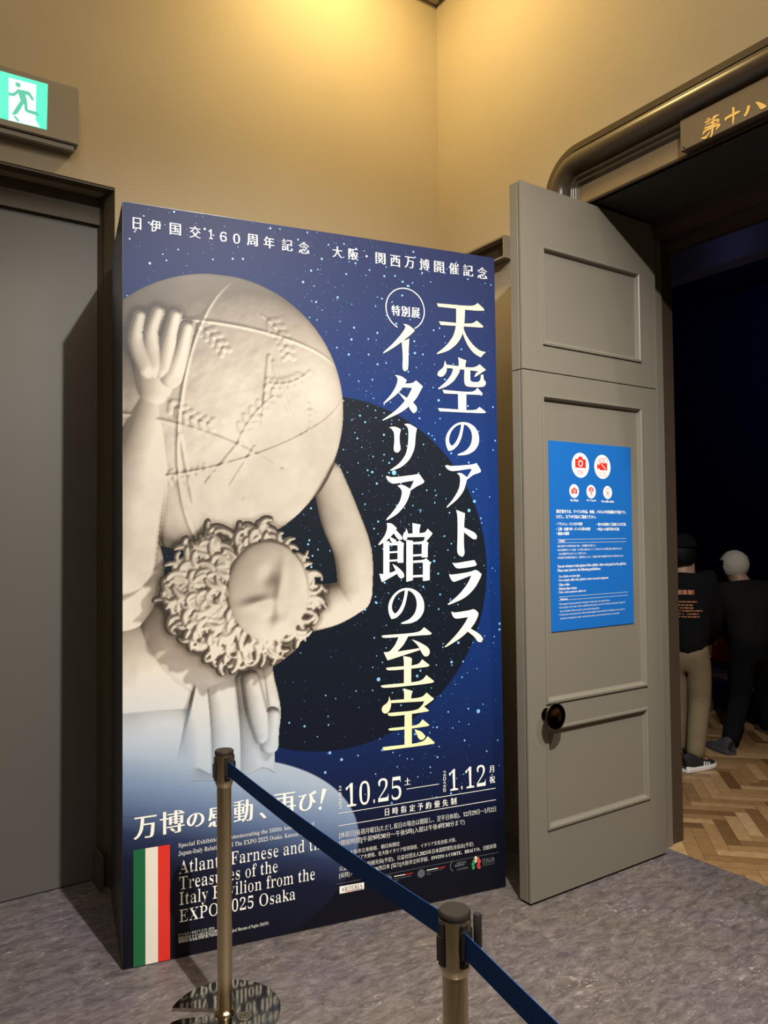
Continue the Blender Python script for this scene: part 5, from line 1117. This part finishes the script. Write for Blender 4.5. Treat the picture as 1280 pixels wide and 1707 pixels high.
def person(label, J, fwd, jacket, trouser, hair_m, shoe_up, shoe_sole, root_xy, hair_style, toes, head_fwd=None, stripes=0, group='visitors in the dark gallery', belly=0.0):
    J = {k: Vector(v) for k, v in J.items()}
    loc = Vector((root_xy[0], root_xy[1], 0)); t = empty('person', loc, label, 'person', group)
    f = Vector((fwd[0], fwd[1], 0)).normalized(); hf = Vector((*(head_fwd or fwd), 0)).normalized() if len(head_fwd or fwd) == 2 else Vector(head_fwd).normalized()
    hr = Vector((hf.y, -hf.x, 0))
    hd = J['head']
    nodes = {'pelvis': (J['pelvis'], (.115, .10)), 'spine': (J['spine'], (.105, .09)), 'chest': (J['chest'], (.12, .095)), 'neck': (J['neck'], .052), 'head': (hd, (.072, .084)), 'crown': (J['crown'], (.06, .07)),
             'nose': (hd + hf * .098 + Vector((0, 0, -.012)), .012), 'chin': (hd + hf * .062 + Vector((0, 0, -.075)), .034)}
    edges = [('pelvis', 'spine'), ('spine', 'chest'), ('chest', 'neck'), ('neck', 'head'), ('head', 'crown'), ('head', 'nose'), ('head', 'chin')]
    for sd, sgn in (('L', -1), ('R', 1)):
        nodes['ear' + sd] = (hd + hr * sgn * .082 + Vector((0, 0, -.01)), .016); edges.append(('head', 'ear' + sd))
        for k, r in (('sh', .045), ('el', .038), ('wr', .027), ('hip', .092), ('kn', .056), ('an', .040)): nodes[k + sd] = (J[k + sd], r)
        edges += [('chest', 'sh' + sd), ('sh' + sd, 'el' + sd), ('el' + sd, 'wr' + sd), ('pelvis', 'hip' + sd), ('hip' + sd, 'kn' + sd), ('kn' + sd, 'an' + sd)]
        dr = (J['wr' + sd] - J['el' + sd]).normalized(); pm = J['wr' + sd] + dr * .075; nodes['palm' + sd] = (pm, (.036, .016)); edges.append(('wr' + sd, 'palm' + sd))
        side = dr.cross(Vector((0, 0, 1))); side = side.normalized() if side.length > .1 else Vector((0, 1, 0)); curl = side.cross(dr).normalized() * -1
        for q, (o_, L_) in enumerate(((-.030, .065), (-.010, .078), (.010, .074), (.029, .058))):
            a = pm + side * o_ + dr * .018; b_ = a + dr * L_ * .55 + curl * .008; c = b_ + dr * L_ * .35 + curl * .026
            nodes[f'fa{q}{sd}'] = (a, .0095); nodes[f'fb{q}{sd}'] = (b_, .0085); nodes[f'fc{q}{sd}'] = (c, .0075)
            edges += [('palm' + sd, f'fa{q}{sd}'), (f'fa{q}{sd}', f'fb{q}{sd}'), (f'fb{q}{sd}', f'fc{q}{sd}')]
        a = J['wr' + sd] + dr * .03 + side * -.03; b_ = a + dr * .03 + side * -.022 + curl * .012
        nodes['ta' + sd] = (a, .011); nodes['tb' + sd] = (b_, .0095); edges += [('wr' + sd, 'ta' + sd), ('ta' + sd, 'tb' + sd)]
        hl, te = Vector(toes[sd][0]), Vector(toes[sd][1]); nodes['ft' + sd] = (hl.lerp(te, .55) + Vector((0, 0, .045)), .032); nodes['te' + sd] = (hl.lerp(te, .85) + Vector((0, 0, .036)), .022)
        edges += [('an' + sd, 'ft' + sd), ('ft' + sd, 'te' + sd)]
    skinned('body', nodes, edges, M['skin'], t, 2, loc)
    for sgn in (-1, 1):
        bm = bmesh.new(); bmesh.ops.create_uvsphere(bm, u_segments=12, v_segments=8, radius=.011)
        bmesh.ops.translate(bm, vec=hd + hf * .078 + hr * sgn * .031 + Vector((0, 0, .012)) - loc, verts=bm.verts); bm_obj('eye', bm, M['eye'], t, smooth=True)
    dn = Vector((0, 0, -1))
    ja = {'chest': (J['chest'] + Vector((0, 0, .02)), (.175, .15)), 'spine': (J['spine'], (.165, .14 + belly)), 'hem': (J['pelvis'] + Vector((0, 0, -.075)), (.178, .155 + belly)), 'col': (J['neck'].lerp(J['chest'], .22), (.078, .08))}
    je = [('chest', 'spine'), ('spine', 'hem'), ('chest', 'col')]
    for sd in 'LR':
        ja['sh' + sd] = (J['sh' + sd] + Vector((0, 0, .01)), .098); ja['el' + sd] = (J['el' + sd], .066); ja['wr' + sd] = (J['wr' + sd], .048)
        je += [('chest', 'sh' + sd), ('sh' + sd, 'el' + sd), ('el' + sd, 'wr' + sd)]
    jk = skinned('jacket', ja, je, jacket, t, 2, loc)
    tr = {'waist': (J['pelvis'] + Vector((0, 0, .10)), (.140, .12)), 'seat': (J['pelvis'] + Vector((0, 0, -.03)), (.150, .125))}; te_ = [('waist', 'seat')]
    for sd in 'LR':
        mid = J['hip' + sd].lerp(J['kn' + sd], .45)
        tr['hip' + sd] = (J['hip' + sd] + Vector((0, 0, -.02)), .108); tr['mid' + sd] = (mid, .092); tr['kn' + sd] = (J['kn' + sd], .078); tr['sn' + sd] = (J['kn' + sd].lerp(J['an' + sd], .55), .070); tr['an' + sd] = (J['an' + sd] + Vector((0, 0, -.022)), .062)
        te_ += [('seat', 'hip' + sd), ('hip' + sd, 'mid' + sd), ('mid' + sd, 'kn' + sd), ('kn' + sd, 'sn' + sd), ('sn' + sd, 'an' + sd)]
        shoe(t, loc, toes[sd][0], toes[sd][1], 0.1, shoe_up, shoe_sole, stripes if sd == 'R' else -stripes)
    skinned('trousers', tr, te_, trouser, t, 2, loc)
    hc = hd + Vector((0, 0, .028)) - hf * .006
    if hair_style == 'cap':
        head_shape('hair', hc - Vector((0, 0, .02)), hf, hair_m, t, loc, .094, .108, .108, lambda y, x, z: (y < .35 and z > -.72) or z > .35, 3, .02)
        cp = head_shape('cap', hc + Vector((0, 0, .012)), hf, M['black_cloth'], t, loc, .102, .116, .112, lambda y, x, z: z > .05, 4, .0)
    else:
        head_shape('hair', hc, hf, hair_m, t, loc, .096, .110, .108, lambda y, x, z: (y < .25 and z > -.75) or z > .30, 5, .035)
    return t, jk

def foot(cx, cy, d, L, z=0.0):
    d = Vector((d[0], d[1])).normalized(); return ((cx - d.x * L * .35, cy - d.y * L * .35, z), (cx + d.x * L * .65, cy + d.y * L * .65, z))
pa, jk = person('person in black jacket, cap and khaki trousers seen from behind in the doorway', PERSON_BLACK, (0.95, 0.30), M['black_cloth'], M['khaki'], M['black_hair'], M['shoe_black'], M['shoe_white'], (4.72, 3.25), 'cap',
       {'L': foot(4.70, 3.37, (0.93, 0.2), .29), 'R': foot(4.665, 3.20, (0.93, -0.10), .30)}, stripes=-1)
pb, jk2 = person('white haired person in a dark charcoal jacket stepping away into the gallery', PERSON_WHITE, (0.55, 0.83), M['charcoal'], M['dark_trouser'], M['white_hair'], M['shoe_grey'], M['shoe_grey'], (5.30, 3.25), 'short',
       {'L': foot(5.22, 3.33, (0.35, 0.93), .26), 'R': foot(PERSON_WHITE['anR'][0], PERSON_WHITE['anR'][1], (0.5, 0.85), .26)}, head_fwd=(0.15, 0.98))
pc, jk3 = person('dark haired person in dark clothes standing further in, beyond the white haired person', PERSON_EDGE, (0.6, 0.8), M['black_cloth'], M['dark_trouser'], M['black_hair'], M['shoe_black'], M['shoe_black'], (PERSON_EDGE['anL'][0], PERSON_EDGE['anL'][1]), 'short',
       {'L': foot(PERSON_EDGE['anL'][0], PERSON_EDGE['anL'][1], (0.6, 0.8), .26), 'R': foot(PERSON_EDGE['anR'][0], PERSON_EDGE['anR'][1], (0.6, 0.8), .26)})

# coloured print on the back of the black jacket
bpy.context.view_layer.update()
ev = jk.evaluated_get(bpy.context.evaluated_depsgraph_get())
def on_back(px, pz):
    f = Vector((0.56, 0.83, 0)); r = Vector((0.83, -0.56, 0))
    o_ = Vector(PERSON_BLACK['chest']) + r * px + Vector((0, 0, pz - PERSON_BLACK['chest'][2])) - f * 0.6
    ok, hit, nr, _ = ev.ray_cast(ev.matrix_world.inverted() @ o_, f)
    return (hit - f * 0.004) if ok else None
V, F = [], []
rb = random.Random(5)
for row, (x0, x1, z, hh) in enumerate(((-.12, .005, 1.19, .030), (-.12, .02, 1.137, .010), (-.12, .0, 1.115, .010), (-.12, .0, 1.096, .010), (-.12, .055, 1.076, .011), (-.12, .03, 1.056, .009), (-.12, .035, 1.037, .009))):
    x = x0
    while x < x1:
        w = min(rb.uniform(.012, .03), x1 - x + .004)
        q = [on_back(x, z), on_back(x + w, z), on_back(x + w, z + hh), on_back(x, z + hh)]
        if all(c is not None for c in q): b_ = len(V); V += q; F.append((b_, b_ + 1, b_ + 2, b_ + 3))
        x += w + .005
pp = mesh_obj('back_print', V, F, mat('orange_print', (0.35, 0.13, 0.06), 0.7), pa); pp['label'] = 'orange printed lines on the jacket back'


# dim red upholstered stool further inside
bn = empty('stool', (6.52, 4.18, 0), 'dim red upholstered stool beyond the khaki trousers', 'stool', rz=math.radians(-34))
bm = bmesh.new(); add_box(bm, -0.20, 0.20, -0.18, 0.18, 0.44, 0.70, bevel=0.04, seg=3); bm_obj('seat', bm, mat('red_upholstery', (0.20, 0.03, 0.018), 0.8), bn)
for sx in (-0.15, 0.15):
    for sy in (-0.13, 0.13):
        box('leg', (sx - .018, sx + .018, sy - .018, sy + .018, 0, 0.45), M['brown_jamb'], bn)
